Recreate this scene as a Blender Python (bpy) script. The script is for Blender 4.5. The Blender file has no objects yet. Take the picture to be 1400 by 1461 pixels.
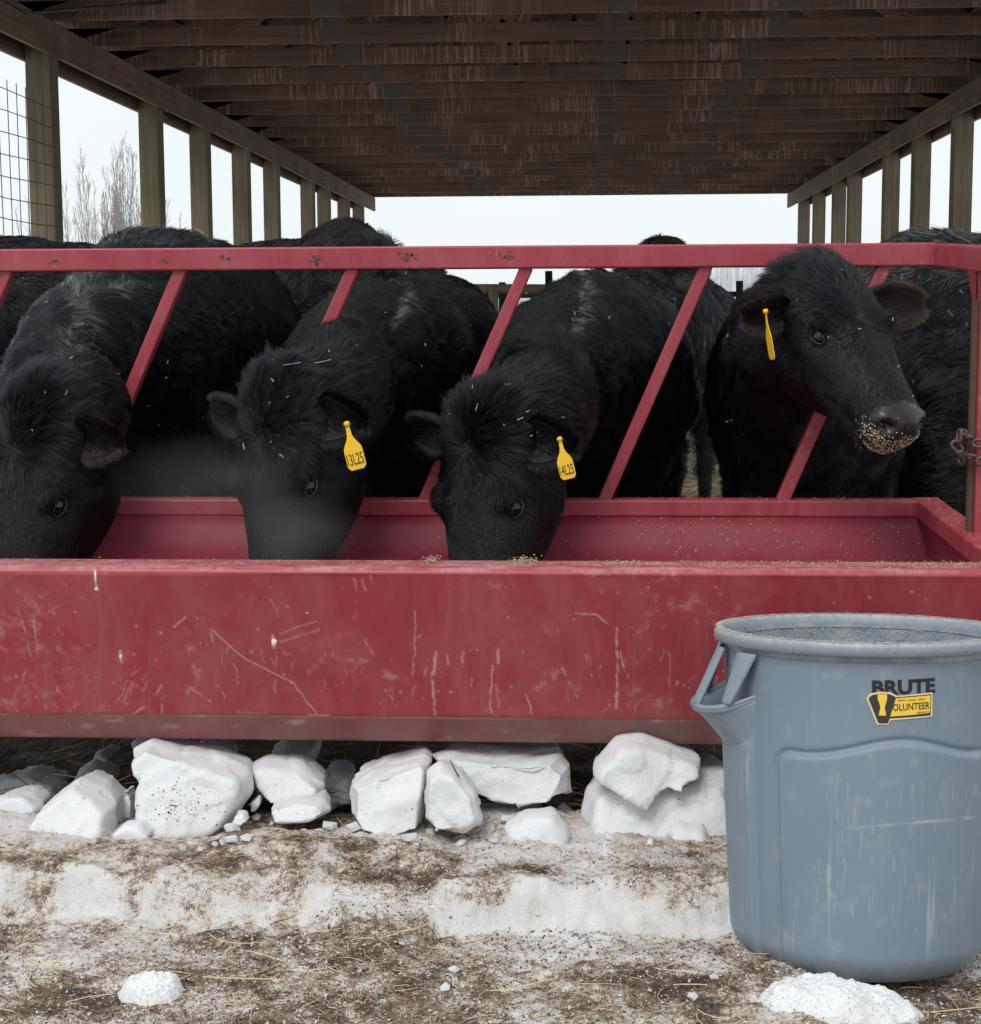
import bpy, bmesh, math, random
import numpy as np
from mathutils import Vector, Matrix, Euler
from mathutils.kdtree import KDTree
from mathutils.bvhtree import BVHTree

# ------------------------------------------------------------------ camera, world, sun, exposure
sc = bpy.context.scene
CAM = Vector((0.0, 0.0, 1.05)); FPX = 2400.0
YAW, PITCH, ROLL = math.radians(3.39), math.atan(280/2400), -0.0045
cam_d = bpy.data.cameras.new('camera'); cam = bpy.data.objects.new('camera', cam_d)
sc.collection.objects.link(cam); sc.camera = cam
cam_d.sensor_fit = 'HORIZONTAL'; cam_d.sensor_width = 36.0; cam_d.lens = 36.0*FPX/1400.0
cam_d.clip_start = 0.05; cam_d.clip_end = 3000
CR = Matrix.Rotation(YAW, 3, 'Z') @ Matrix.Rotation(math.pi/2-PITCH, 3, 'X') @ Matrix.Rotation(ROLL, 3, 'Z')
cam.location = CAM; cam.rotation_euler = CR.to_euler()

world = bpy.data.worlds.new('World'); sc.world = world; world.use_nodes = True
wn = world.node_tree; wn.nodes.clear()
wo = wn.nodes.new('ShaderNodeOutputWorld'); wb = wn.nodes.new('ShaderNodeBackground')
sky = wn.nodes.new('ShaderNodeTexSky'); sky.sky_type = 'NISHITA'; sky.sun_disc = False
SUN_EL, SUN_AZ = math.radians(52), math.radians(205)      # azimuth measured clockwise from +Y
sky.sun_elevation = SUN_EL; sky.sun_rotation = SUN_AZ; sky.air_density = 1.0; sky.dust_density = 3.0
wm = wn.nodes.new('ShaderNodeMix'); wm.data_type = 'RGBA'; wm.inputs[0].default_value = 0.90
wtc = wn.nodes.new('ShaderNodeTexCoord'); wnz = wn.nodes.new('ShaderNodeTexNoise'); wnz.inputs['Scale'].default_value = 2.2
wnz.inputs['Detail'].default_value = 5
wr = wn.nodes.new('ShaderNodeMix'); wr.data_type = 'RGBA'
wr.inputs[6].default_value = (7.4, 8.0, 8.3, 1); wr.inputs[7].default_value = (8.7, 9.0, 9.1, 1)
wn.links.new(wtc.outputs['Generated'], wnz.inputs['Vector']); wn.links.new(wnz.outputs[0], wr.inputs[0])
wn.links.new(sky.outputs[0], wm.inputs[6]); wn.links.new(wr.outputs[2], wm.inputs[7])
wn.links.new(wm.outputs[2], wb.inputs[0]); wb.inputs[1].default_value = 0.10
wn.links.new(wb.outputs[0], wo.inputs[0])

sl = bpy.data.lights.new('sun', 'SUN'); sl.energy = 1.4; sl.angle = math.radians(25); sl.color = (1, .97, .93)
so = bpy.data.objects.new('sun', sl); sc.collection.objects.link(so); so.location = (0, -5, 10)
sdir = Vector((math.sin(SUN_AZ)*math.cos(SUN_EL), math.cos(SUN_AZ)*math.cos(SUN_EL), math.sin(SUN_EL)))
so.rotation_euler = sdir.to_track_quat('Z', 'Y').to_euler()
sc.view_settings.view_transform = 'Standard'; sc.view_settings.look = 'None'
sc.view_settings.exposure = 0.28; sc.view_settings.gamma = 1.0; sc.view_settings.use_curve_mapping = False
sc.render.engine = 'CYCLES'
try: sc.cycles_curves.shape = 'RIBBONS'
except Exception: pass

# ------------------------------------------------------------------ helpers
def at(px, py, Y):
    """world point on the plane y=Y seen at photograph pixel (px,py)"""
    d = CR @ Vector(((px-700)/FPX, -(py-730)/FPX, -1.0))
    t = (Y-CAM.y)/d.y
    return CAM + d*t
def proj(p):
    q = CR.transposed() @ (Vector(p)-CAM)
    return (700+FPX*q.x/-q.z, 730-FPX*q.y/-q.z)

rng = np.random.default_rng(7); random.seed(7)
def _hash(ix, iy, iz, seed):
    h = (ix.astype(np.int64)*374761393 + iy.astype(np.int64)*668265263 + iz.astype(np.int64)*2147483647 + seed*1274126177) & 0xffffffff
    h = ((h ^ (h >> 13))*1274126177) & 0xffffffff
    h = ((h ^ (h >> 16))*2246822519) & 0xffffffff
    return ((h ^ (h >> 15)) & 0xffffff)/float(0xffffff)
def vnoise(p, seed=0):
    p = np.asarray(p, float)
    i = np.floor(p).astype(np.int64); f = p-i; f = f*f*(3-2*f)
    r = 0
    for a in (0, 1):
        for b in (0, 1):
            for c in (0, 1):
                w = (f[:, 0] if a else 1-f[:, 0])*(f[:, 1] if b else 1-f[:, 1])*(f[:, 2] if c else 1-f[:, 2])
                r = r+w*_hash(i[:, 0]+a, i[:, 1]+b, i[:, 2]+c, seed)
    return r
def fbm(p, octv=4, seed=0, gain=.5):
    p = np.asarray(p, float); s = 0; a = 1; t = 0
    for k in range(octv):
        s = s+a*vnoise(p*2**k+k*17.3, seed+k); t += a; a *= gain
    return s/t                                               # 0..1
def sstep(a, b, x):
    t = np.clip((x-a)/(b-a), 0, 1); return t*t*(3-2*t)

def tag(o, label=None, cat=None, group=None, kind=None):
    if label: o['label'] = label
    if cat: o['category'] = cat
    if group: o['group'] = group
    if kind: o['kind'] = kind
    return o
def empty(name, loc=(0, 0, 0), label=None, cat=None, group=None):
    o = bpy.data.objects.new(name, None); sc.collection.objects.link(o); o.location = loc
    o.empty_display_size = .1
    return tag(o, label, cat, group)
def link(o, parent=None):
    sc.collection.objects.link(o)
    if parent is not None:
        o.parent = parent; o.matrix_parent_inverse = Matrix.Translation(-Vector(parent.location)) if not parent.parent else Matrix.Translation(-(Vector(parent.location)))
    return o
# all mesh data is written in world coordinates; parents sit at their own place, so children carry the inverse offset
def world_loc(o):
    v = Vector((0, 0, 0))
    while o is not None: v += Vector(o.location)+o.matrix_parent_inverse.translation if o.parent else Vector(o.location); o = o.parent
    return v
def mk(name, verts, faces, mat=None, parent=None, smooth=False):
    me = bpy.data.meshes.new(name); me.from_pydata([tuple(v) for v in verts], [], faces); me.update()
    return mko(name, me, mat, parent, smooth)
def mko(name, me, mat=None, parent=None, smooth=False):
    if mat is not None and not me.materials:
        for m in (mat if isinstance(mat, (list, tuple)) else [mat]): me.materials.append(m)
    if smooth: me.polygons.foreach_set('use_smooth', [True]*len(me.polygons))
    o = bpy.data.objects.new(name, me)
    sc.collection.objects.link(o)
    if parent is not None:
        o.parent = parent; o.matrix_parent_inverse = Matrix.Translation(-world_loc(parent))
    return o
def np_mesh(name, V, F):
    """fast mesh from numpy arrays; F (n,3) or (n,4)"""
    V = np.asarray(V, np.float32); F = np.asarray(F, np.int32); k = F.shape[1]
    me = bpy.data.meshes.new(name); me.vertices.add(len(V)); me.vertices.foreach_set('co', V.ravel())
    me.loops.add(F.size); me.loops.foreach_set('vertex_index', F.ravel())
    me.polygons.add(len(F)); me.polygons.foreach_set('loop_start', np.arange(0, F.size, k, dtype=np.int32))
    try: me.polygons.foreach_set('loop_total', np.full(len(F), k, np.int32))
    except Exception: pass
    me.update(calc_edges=True); return me
def set_attr(me, name, arr):
    a = me.attributes.new(name, 'FLOAT', 'POINT'); a.data.foreach_set('value', np.asarray(arr, np.float32).ravel())
def grid_faces(nu, nv, wrap=False):
    i, j = np.meshgrid(np.arange(nu if wrap else nu-1), np.arange(nv-1), indexing='ij')
    i2 = (i+1) % nu
    return np.stack([i*nv+j, i2*nv+j, i2*nv+j+1, i*nv+j+1], -1).reshape(-1, 4)

class MB:
    """collects shapes for one mesh"""
    def __init__(s): s.v = []; s.f = []
    def add(s, v, f):
        n = len(s.v); s.v += [Vector(a) for a in v]; s.f += [tuple(i+n for i in q) for q in f]; return s
    def box(s, lo, hi):
        x0, y0, z0 = lo; x1, y1, z1 = hi
        return s.add([(x0,y0,z0),(x1,y0,z0),(x1,y1,z0),(x0,y1,z0),(x0,y0,z1),(x1,y0,z1),(x1,y1,z1),(x0,y1,z1)],
                     [(0,3,2,1),(4,5,6,7),(0,1,5,4),(1,2,6,5),(2,3,7,6),(3,0,4,7)])
    def bar(s, a, b, w, h, up=(0, 0, 1)):
        a, b = Vector(a), Vector(b); d = (b-a).normalized(); u = Vector(up)
        r = d.cross(u)
        if r.length < 1e-4: r = d.cross(Vector((1, 0, 0)))
        r.normalize(); u = r.cross(d).normalized()
        vs = [p+r*(sx*w/2)+u*(sy*h/2) for p in (a, b) for sx, sy in ((-1,-1),(1,-1),(1,1),(-1,1))]
        return s.add(vs, [(0,1,2,3),(7,6,5,4),(0,4,5,1),(1,5,6,2),(2,6,7,3),(3,7,4,0)])
    def tube(s, pts, rad, n=8, cap=True):
        pts = [Vector(p) for p in pts]; m = len(pts)
        if not hasattr(rad, '__len__'): rad = [rad]*m
        prev = None; base = len(s.v)
        for k, p in enumerate(pts):
            d = (pts[min(k+1, m-1)]-pts[max(k-1, 0)]).normalized()
            if prev is None:
                r = d.cross(Vector((0, 0, 1)));
                if r.length < .05: r = d.cross(Vector((1, 0, 0)))
            else: r = prev-d*prev.dot(d)
            r.normalize(); prev = r; u = r.cross(d)
            for q in range(n):
                a = 2*math.pi*q/n; s.v.append(p+(r*math.cos(a)+u*math.sin(a))*rad[k])
        for k in range(m-1):
            for q in range(n):
                q2 = (q+1) % n
                s.f.append((base+k*n+q, base+k*n+q2, base+(k+1)*n+q2, base+(k+1)*n+q))
        if cap:
            s.f.append(tuple(base+q for q in reversed(range(n)))); s.f.append(tuple(base+(m-1)*n+q for q in range(n)))
        return s
    def build(s, name, mat, parent=None, smooth=False, bevel=0):
        me = bpy.data.meshes.new(name); me.from_pydata([tuple(v) for v in s.v], [], s.f); me.update()
        bm = bmesh.new(); bm.from_mesh(me)
        bmesh.ops.recalc_face_normals(bm, faces=bm.faces)
        if bevel:
            bmesh.ops.bevel(bm, geom=bm.edges[:], offset=bevel, segments=2, affect='EDGES', clamp_overlap=True)
        bm.to_mesh(me); bm.free()
        o = mko(name, me, mat, parent, smooth)
        return o

# ------------------------------------------------------------------ materials
class NT:
    def __init__(s, name):
        s.m = bpy.data.materials.new(name); s.m.use_nodes = True; s.t = s.m.node_tree; s.t.nodes.clear()
        s.o = s.n('ShaderNodeOutputMaterial'); s.b = s.n('ShaderNodeBsdfPrincipled'); s.l(s.b.outputs[0], s.o.inputs[0])
        s.tc = None
    def n(s, ty, **kw):
        x = s.t.nodes.new(ty)
        for k, v in kw.items(): setattr(x, k, v)
        return x
    def l(s, a, b): s.t.links.new(a, b)
    def co(s, scale=(1, 1, 1), kind='Object'):
        if s.tc is None: s.tc = s.n('ShaderNodeTexCoord')
        m = s.n('ShaderNodeMapping'); m.inputs['Scale'].default_value = scale; s.l(s.tc.outputs[kind], m.inputs['Vector']); return m.outputs[0]
    def noise(s, scale, detail=4, rough=.6, vec=None, dist=0.0):
        x = s.n('ShaderNodeTexNoise'); x.inputs['Scale'].default_value = scale; x.inputs['Detail'].default_value = detail
        x.inputs['Roughness'].default_value = rough; x.inputs['Distortion'].default_value = dist
        s.l(vec if vec is not None else s.co(), x.inputs['Vector']); return x.outputs[0]
    def ramp(s, fac, stops, interp='LINEAR'):
        r = s.n('ShaderNodeValToRGB'); e = r.color_ramp.elements; r.color_ramp.interpolation = interp
        while len(e) < len(stops): e.new(.5)
        for k, (p, c) in enumerate(stops):
            e[k].position = p; e[k].color = (c if hasattr(c, '__len__') else (c, c, c))[:3]+(1,) if hasattr(c, '__len__') else (c, c, c, 1)
        s.l(fac, r.inputs[0]); return r.outputs[0]
    def mix(s, fac, a, b, mode='MIX'):
        x = s.n('ShaderNodeMix', data_type='RGBA', blend_type=mode)
        for sock, v in ((x.inputs[0], fac), (x.inputs[6], a), (x.inputs[7], b)):
            if hasattr(v, 'node'): s.l(v, sock)
            elif hasattr(v, '__len__'): sock.default_value = tuple(v)[:3]+(1,)
            else: sock.default_value = v if sock == x.inputs[0] else (v, v, v, 1)
        return x.outputs[2]
    def math(s, op, a, b=0.0, clamp=False):
        x = s.n('ShaderNodeMath', operation=op, use_clamp=clamp)
        for sock, v in zip(x.inputs, (a, b)):
            if hasattr(v, 'node'): s.l(v, sock)
            else: sock.default_value = v
        return x.outputs[0]
    def attr(s, name):
        x = s.n('ShaderNodeAttribute'); x.attribute_name = name; return x.outputs['Fac']
    def set(s, **kw):
        for k, v in kw.items():
            sock = s.b.inputs[k.replace('_', ' ')]
            if hasattr(v, 'node'): s.l(v, sock)
            elif hasattr(v, '__len__'): sock.default_value = tuple(v)[:3]+(1,)
            else: sock.default_value = v
        return s
    def bump(s, h, strength=.3, dist=.01):
        b = s.n('ShaderNodeBump'); b.inputs['Strength'].default_value = strength; b.inputs['Distance'].default_value = dist
        s.l(h, b.inputs['Height']); s.l(b.outputs[0], s.b.inputs['Normal']); return s

def m_plain(name, col, rough=.6, metal=0.0, var=.15, scale=20):
    t = NT(name); n = t.noise(scale)
    t.set(Base_Color=t.mix(n, tuple(c*(1-var) for c in col), tuple(c*(1+var) for c in col)), Roughness=rough, Metallic=metal); return t.m

def m_wood(name, dark, light, axis, streak=None, scale=1.0):
    """grain runs along axis ('x','y','z'); streak = pale drips down the vertical face"""
    t = NT(name)
    sc_ = {'x': (1.2, 26, 26), 'y': (26, 1.2, 26), 'z': (26, 26, 1.2)}[axis]
    g = t.noise(1.0*scale, 6, .65, t.co(sc_), .6); big = t.noise(1.3, 3)
    c = t.mix(t.ramp(g, [(.3, 0), (.7, 1)]), dark, light)
    c = t.mix(t.ramp(big, [(.35, 0), (.7, .5)]), c, tuple(x*.45 for x in dark))
    if streak:
        a = t.noise(1.0, 3, .7, t.co((48, 7.3, 2.6)))           # narrow vertical drips, different on every chord
        pat = t.noise(1.0, 3, .6, t.co((1.3, .55, .25)))
        f = t.math('MULTIPLY', t.ramp(a, [(.50, 0), (.60, 1)]), t.ramp(pat, [(.47, 0), (.60, .8)]))
        c = t.mix(f, c, streak)
    t.set(Base_Color=c, Roughness=.85); t.bump(g, .35, .004); return t.m

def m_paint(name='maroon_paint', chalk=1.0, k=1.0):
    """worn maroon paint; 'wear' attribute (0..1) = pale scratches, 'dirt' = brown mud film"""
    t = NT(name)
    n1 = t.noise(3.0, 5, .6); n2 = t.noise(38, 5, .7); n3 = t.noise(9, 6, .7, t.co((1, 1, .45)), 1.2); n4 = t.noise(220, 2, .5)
    c = t.mix(n1, (.265*k, .024*k*k, .042*k), (.335*k, .040*k*k, .060*k))  # k below one darkens the base for the shaded trough copy
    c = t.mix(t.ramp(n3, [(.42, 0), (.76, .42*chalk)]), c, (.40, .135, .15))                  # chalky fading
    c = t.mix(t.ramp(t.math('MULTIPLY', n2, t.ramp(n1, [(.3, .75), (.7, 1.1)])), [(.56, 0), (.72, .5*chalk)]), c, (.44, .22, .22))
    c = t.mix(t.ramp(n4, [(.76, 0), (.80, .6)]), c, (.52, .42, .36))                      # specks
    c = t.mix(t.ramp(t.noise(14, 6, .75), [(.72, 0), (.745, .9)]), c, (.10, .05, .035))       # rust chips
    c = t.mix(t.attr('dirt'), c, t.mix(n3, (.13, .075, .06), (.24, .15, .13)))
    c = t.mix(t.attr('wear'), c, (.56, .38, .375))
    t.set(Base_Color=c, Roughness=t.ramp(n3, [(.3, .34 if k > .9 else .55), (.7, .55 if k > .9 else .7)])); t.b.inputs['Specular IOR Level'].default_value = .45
    t.bump(t.noise(7, 4), .12, .006); return t.m

def m_snow(name='snow', dirt=.5):
    t = NT(name)
    n = t.noise(260, 3, .7); m = t.noise(24, 4, .7); k = t.noise(6, 4, .6)
    c = t.mix(k, (.66, .69, .72), (.74, .75, .755))
    f = t.math('MULTIPLY', t.ramp(n, [(.52, 0), (.66, 1)]), t.ramp(m, [(.53-.1*dirt, 0), (.72-.1*dirt, 1)]))
    c = t.mix(t.math('MULTIPLY', f, .35+.2*dirt), c, (.20, .155, .11))
    c = t.mix(t.ramp(t.noise(4.2, 5, .7), [(.55, 0), (.78, .38*dirt)]), c, (.50, .42, .32))
    t.set(Base_Color=c, Roughness=.62, Subsurface_Weight=.22, Subsurface_Scale=.03)
    t.b.inputs['Subsurface Radius'].default_value = (.6, .8, 1.0)
    t.bump(t.mix(.5, t.noise(70, 4, .7), n), .55, .006); return t.m

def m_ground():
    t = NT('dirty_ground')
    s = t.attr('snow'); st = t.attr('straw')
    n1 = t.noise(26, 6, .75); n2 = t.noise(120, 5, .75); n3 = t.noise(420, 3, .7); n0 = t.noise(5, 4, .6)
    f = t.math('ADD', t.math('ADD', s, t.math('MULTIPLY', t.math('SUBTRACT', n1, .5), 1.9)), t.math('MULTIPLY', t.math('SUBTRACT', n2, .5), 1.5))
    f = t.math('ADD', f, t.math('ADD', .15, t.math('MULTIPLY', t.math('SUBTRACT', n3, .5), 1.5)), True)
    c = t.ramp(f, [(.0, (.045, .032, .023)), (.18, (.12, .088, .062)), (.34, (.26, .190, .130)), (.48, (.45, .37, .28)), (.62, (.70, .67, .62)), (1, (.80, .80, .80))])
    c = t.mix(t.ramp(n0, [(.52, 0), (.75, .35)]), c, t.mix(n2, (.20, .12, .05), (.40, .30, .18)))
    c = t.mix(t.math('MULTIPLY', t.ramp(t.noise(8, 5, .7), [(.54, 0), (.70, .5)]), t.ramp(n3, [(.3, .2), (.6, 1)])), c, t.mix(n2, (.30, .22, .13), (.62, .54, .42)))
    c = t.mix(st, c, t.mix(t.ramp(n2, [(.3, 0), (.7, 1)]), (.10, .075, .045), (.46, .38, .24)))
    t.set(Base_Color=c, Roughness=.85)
    t.bump(t.mix(.5, n2, n3), .8, .012); return t.m

def m_coat(name, a=(.0050, .0052, .0062), b=(.0135, .014, .017), rough=.40):
    t = NT(name); n = t.noise(9, 4)
    t.set(Base_Color=t.mix(n, a, b), Roughness=rough); t.b.inputs['Specular IOR Level'].default_value = .55
    t.b.inputs['Sheen Weight'].default_value = 0.0
    return t.m
def m_skin():
    """coat seen between the hairs; 'bald' attribute = scuffed pale skin"""
    t = NT('black_hide'); n = t.noise(60, 5, .7)
    c = t.mix(n, (.006, .006, .007), (.014, .014, .015))
    c = t.mix(t.attr('bald'), c, t.mix(t.noise(1, 4, .7, t.co((20, 20, 90))), (.10, .085, .07), (.40, .35, .30)))
    t.set(Base_Color=c, Roughness=.6); t.b.inputs['Specular IOR Level'].default_value = .3; t.bump(n, .6, .004); return t.m

def m_can():
    t = NT('blue_grey_plastic')
    n = t.noise(5, 5, .6); v = t.noise(1, 5, .7, t.co((60, 60, 2.5))); f = t.noise(90, 4, .7)
    c = t.mix(n, (.165, .218, .270), (.205, .262, .315))
    c = t.mix(t.ramp(f, [(.62, 0), (.78, .18)]), c, (.40, .43, .42))
    sc_ = t.math('MULTIPLY', t.ramp(v, [(.60, 0), (.70, 1)]), t.attr('scuff'))
    c = t.mix(sc_, c, (.46, .50, .52))
    c = t.mix(t.math('MULTIPLY', t.attr('dust'), t.ramp(f, [(.3, .3), (.65, 1)]), True), c, (.50, .49, .45))
    c = t.mix(t.attr('mark'), c, (.55, .58, .58))
    t.set(Base_Color=c, Roughness=t.ramp(n, [(.3, .42), (.7, .58)])); t.b.inputs['Specular IOR Level'].default_value = .4
    t.bump(t.noise(300, 2), .12, .001); return t.m

def m_hair(name, melanin=1.0, redness=.2, rough=.32, tint=None):
    t = NT(name); h = t.n('ShaderNodeBsdfHairPrincipled')
    try: h.model = 'CHIANG'
    except Exception: pass
    if tint: h.parametrization = 'COLOR'; h.inputs['Color'].default_value = tuple(tint)+(1,)
    else:
        h.parametrization = 'MELANIN'; h.inputs['Melanin'].default_value = melanin; h.inputs['Melanin Redness'].default_value = redness
        h.inputs['Random Color'].default_value = .15
    h.inputs['Roughness'].default_value = rough; h.inputs['Radial Roughness'].default_value = .45; h.inputs['Random Roughness'].default_value = .4; h.inputs['IOR'].default_value = 1.38
    t.l(h.outputs[0], t.o.inputs[0]); t.t.nodes.remove(t.b); return t.m
M = {}
M['paint'] = m_paint(); M['paint_shaded'] = m_paint('maroon_paint_shaded', .2, .66); M['snow'] = m_snow(); M['snow_dirty'] = m_snow('dirty_snow', 1.6); M['ground'] = m_ground()  # inside copy: trough shade put into a darker, less chalky maroon
M['coat'] = m_hair('black_coat', tint=(.0024, .0027, .0040), rough=.27); M['coat_grey'] = m_hair('dusty_coat', tint=(.22, .21, .20)); M['coat_brown'] = m_hair('brown_tipped_coat', tint=(.028, .013, .009))
M['hide'] = m_skin(); M['can'] = m_can()
M['nose'] = m_plain('nose_skin', (.016, .016, .018), .36, 0, .5, 90)
M['eye'] = m_plain('eyeball', (.006, .004, .004), .06, 0, .2, 40)
M['lid'] = m_plain('eyelid_skin', (.006, .005, .0045), .6, 0, .3, 60)
M['tag'] = m_plain('yellow_plastic', (.82, .50, .02), .45, 0, .05, 30)
M['ink'] = m_plain('black_ink', (.012, .012, .012), .5, 0, .1, 30)
M['horn'] = m_plain('hoof', (.03, .026, .022), .5)
M['chord'] = m_wood('truss_timber', (.155, .108, .080), (.32, .225, .17), 'x', (.58, .45, .32))
M['beam'] = m_wood('header_timber', (.13, .090, .062), (.27, .19, .13), 'y')
M['post'] = m_wood('post_timber', (.15, .130, .085), (.31, .26, .18), 'z')
M['roof'] = m_plain('grey_roof_metal', (.10, .10, .105), .5, .5, .3, 3)
M['plate'] = m_plain('galvanised_plate', (.165, .150, .135), .7, 0, .35, 40)
M['wire'] = m_plain('galvanised_wire', (.12, .12, .12), .5, .5)
M['green'] = m_plain('green_pipe', (.010, .050, .036), .45, 0, .3, 12)
M['rust'] = m_plain('rusty_steel', (.10, .065, .050), .7, .3, .45, 35)
M['chain'] = m_plain('rusty_chain', (.115, .085, .07), .55, .6, .5, 120)
M['bark'] = m_plain('bare_bark', (.25, .235, .215), .9, 0, .3, 3)
M['frost_haze'] = m_plain('frosted_hazed_twigs', (.52, .54, .56), .9, 0, .25, .5)  # pale from frost, and from distance haze put into the colour
M['feed_pale'] = m_plain('pale_feed_meal', (.88, .74, .52), .7, 0, .2, 60); M['nostril'] = m_plain('nostril_shade', (.004, .0035, .0035), .4, 0, .2, 60)  # nostril hollows get near-black skin, their shade put into the colour
M['white_splash'] = m_plain('dried_white_splash', (.72, .72, .70), .7, 0, .15, 200)
M['straw'] = m_plain('straw', (.52, .40, .22), .7, 0, .3, 30)
M['straw_pale'] = m_plain('pale_straw', (.66, .58, .42), .7, 0, .25, 30)
M['chip_brown'] = m_plain('brown_chaff', (.15, .09, .05), .8, 0, .4, 40)
M['chip_dark'] = m_plain('dark_chaff', (.035, .024, .018), .8, 0, .4, 40)
M['feed'] = m_plain('feed_meal', (.58, .45, .29), .8, 0, .3, 60)
M['sticker_y'] = m_plain('yellow_print', (.85, .57, .06), .4, 0, .04, 30)
M['sticker_w'] = m_plain('cream_print', (.80, .62, .40), .4, 0, .05, 30)
M['sticker_k'] = m_plain('dark_print', (.030, .030, .032), .45, 0, .1, 30)
# ------------------------------------------------------------------ ground (one sheet)
def ledge_y(x):
    return 2.80+.05*(vnoise(np.stack([x*1.7, x*0, x*0], -1), 3)-.5)+.03*(fbm(np.stack([x*9, x*0+2, x*0], -1), 3, 5)-.5) + .30*sstep(.30, .42, x)
def ledge_amt(x):
    # the ledge crumbles to a slope between photograph columns 350 and 490
    return 1-.95*sstep(-.50, -.42, x)*(1-sstep(-.31, -.25, x))
def ground_h(x, y):
    P = np.stack([x, y, x*0], -1)
    L = ledge_amt(x); y0 = ledge_y(x)
    w = .035+.30*(1-L)+.12*np.clip(fbm(P*4, 3, 9)-.42, 0, 1)
    h = (.066+.06*(fbm(P*5, 2, 10)-.4))*sstep(y0-.25*w+.09*(fbm(P*14, 5, 8, .65)-.5)-.2*(1-L), y0+w, y)
    h = h*(1-.75*sstep(3.22, 3.40, y))
    near = 1-sstep(4.5, 7, y)
    h = h + near*(.028*(fbm(P*7, 4, 11)-.5)+.016*(fbm(P*28, 4, 12)-.5)+.010*(fbm(P*95, 3, 13)-.5))
    h = h + (1-near)*.03*(fbm(P*1.5, 3, 14)-.5)
    sc0 = sstep(.34, .42, x)*(1-sstep(.95, 1.05, x))*sstep(2.45, 2.55, y)*(1-sstep(3.02, 3.08, y))
    h = h*(1-.92*sc0)-.034*sc0
    return h
def axis(parts):
    out = []
    for a, b, s in parts: out.append(np.arange(a, b, s))
    return np.concatenate(out+[[parts[-1][1]]])
gx = axis([(-900, -100, 80), (-100, -20, 8), (-20, -3, .6), (-3, -1.45, .08), (-1.45, 1.35, .0068), (1.35, 3, .08), (3, 20, .6), (20, 100, 8), (100, 900, 80)])
gy = axis([(-40, 0, 4), (0, 2.0, .1), (2.0, 3.45, .0068), (3.45, 5, .05), (5, 14, .3), (14, 60, 2), (60, 200, 20), (200, 1400, 100)])
GX, GY = np.meshgrid(gx, gy, indexing='ij'); X = GX.ravel(); Y = GY.ravel()
Z = ground_h(X, Y)
P = np.stack([X, Y, X*0], -1)
y0 = ledge_y(X); L = ledge_amt(X)
face = np.exp(-((Y-y0-.002-.08*(fbm(P*13, 5, 40, .65)-.5))/(.012+.034*fbm(P*9, 3, 42)))**2)*L*(-.42+2.15*fbm(P*np.array([7, 4, 1]), 3, 41))*(1-sstep(.40, .46, X))
low = (Y < y0)*1.0
snow = .42+1.1*(fbm(P*3.2, 4, 21)-.5)+1.5*(fbm(P*11, 5, 22, .6)-.5)-.20*np.exp(-((Y-y0-.10)/.05)**2)
snow = snow-.08*(low)*sstep(0, .25, y0-Y)-.05*(1-low)
snow = snow+.95*face
snow = snow+.22*np.exp(-((Y-3.09)/.04)**2)
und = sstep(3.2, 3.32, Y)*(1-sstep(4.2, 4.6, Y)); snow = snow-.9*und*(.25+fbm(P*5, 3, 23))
sh = sstep(7.8, 10.2, Y)*(1-sstep(33, 36, Y))*sstep(-6, -5, X)*(1-sstep(5, 6, X))
outer = 1-(1-sstep(33, 36, Y))*sstep(-7, -5, X)*(1-sstep(5, 7, X))*1.0
snow = np.where(Y > 4.4, 1.2*outer-.12, snow)
me = np_mesh('ground', np.stack([X, Y, Z], -1), grid_faces(len(gx), len(gy)))
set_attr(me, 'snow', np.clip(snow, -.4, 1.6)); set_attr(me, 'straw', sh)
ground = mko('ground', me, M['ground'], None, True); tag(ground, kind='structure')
def gz(x, y): return float(ground_h(np.array([x]), np.array([y]))[0])

# ------------------------------------------------------------------ snow blocks: an outline with real thickness, roughened
def remesh(mb, vox, smooth_it=4, factor=.6):
    me = bpy.data.meshes.new('tmp'); me.from_pydata([tuple(v) for v in mb.v], [], mb.f); me.update()
    bm = bmesh.new(); bm.from_mesh(me); bmesh.ops.recalc_face_normals(bm, faces=bm.faces); bm.to_mesh(me); bm.free()
    o = bpy.data.objects.new('tmp', me); sc.collection.objects.link(o)
    r = o.modifiers.new('r', 'REMESH'); r.mode = 'VOXEL'; r.voxel_size = vox; r.adaptivity = 0
    s = o.modifiers.new('s', 'SMOOTH'); s.factor = factor; s.iterations = smooth_it
    dg = bpy.context.evaluated_depsgraph_get(); out = bpy.data.meshes.new_from_object(o.evaluated_get(dg))
    bpy.data.objects.remove(o); bpy.data.meshes.remove(me); return out
def vco(me):
    a = np.empty(len(me.vertices)*3, np.float32); me.vertices.foreach_get('co', a); return a.reshape(-1, 3).astype(float)
def vno(me):
    a = np.empty(len(me.vertices)*3, np.float32); me.vertices.foreach_get('normal', a); return a.reshape(-1, 3).astype(float)
def set_vco(me, V): me.vertices.foreach_set('co', V.astype(np.float32).ravel()); me.update()

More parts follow.
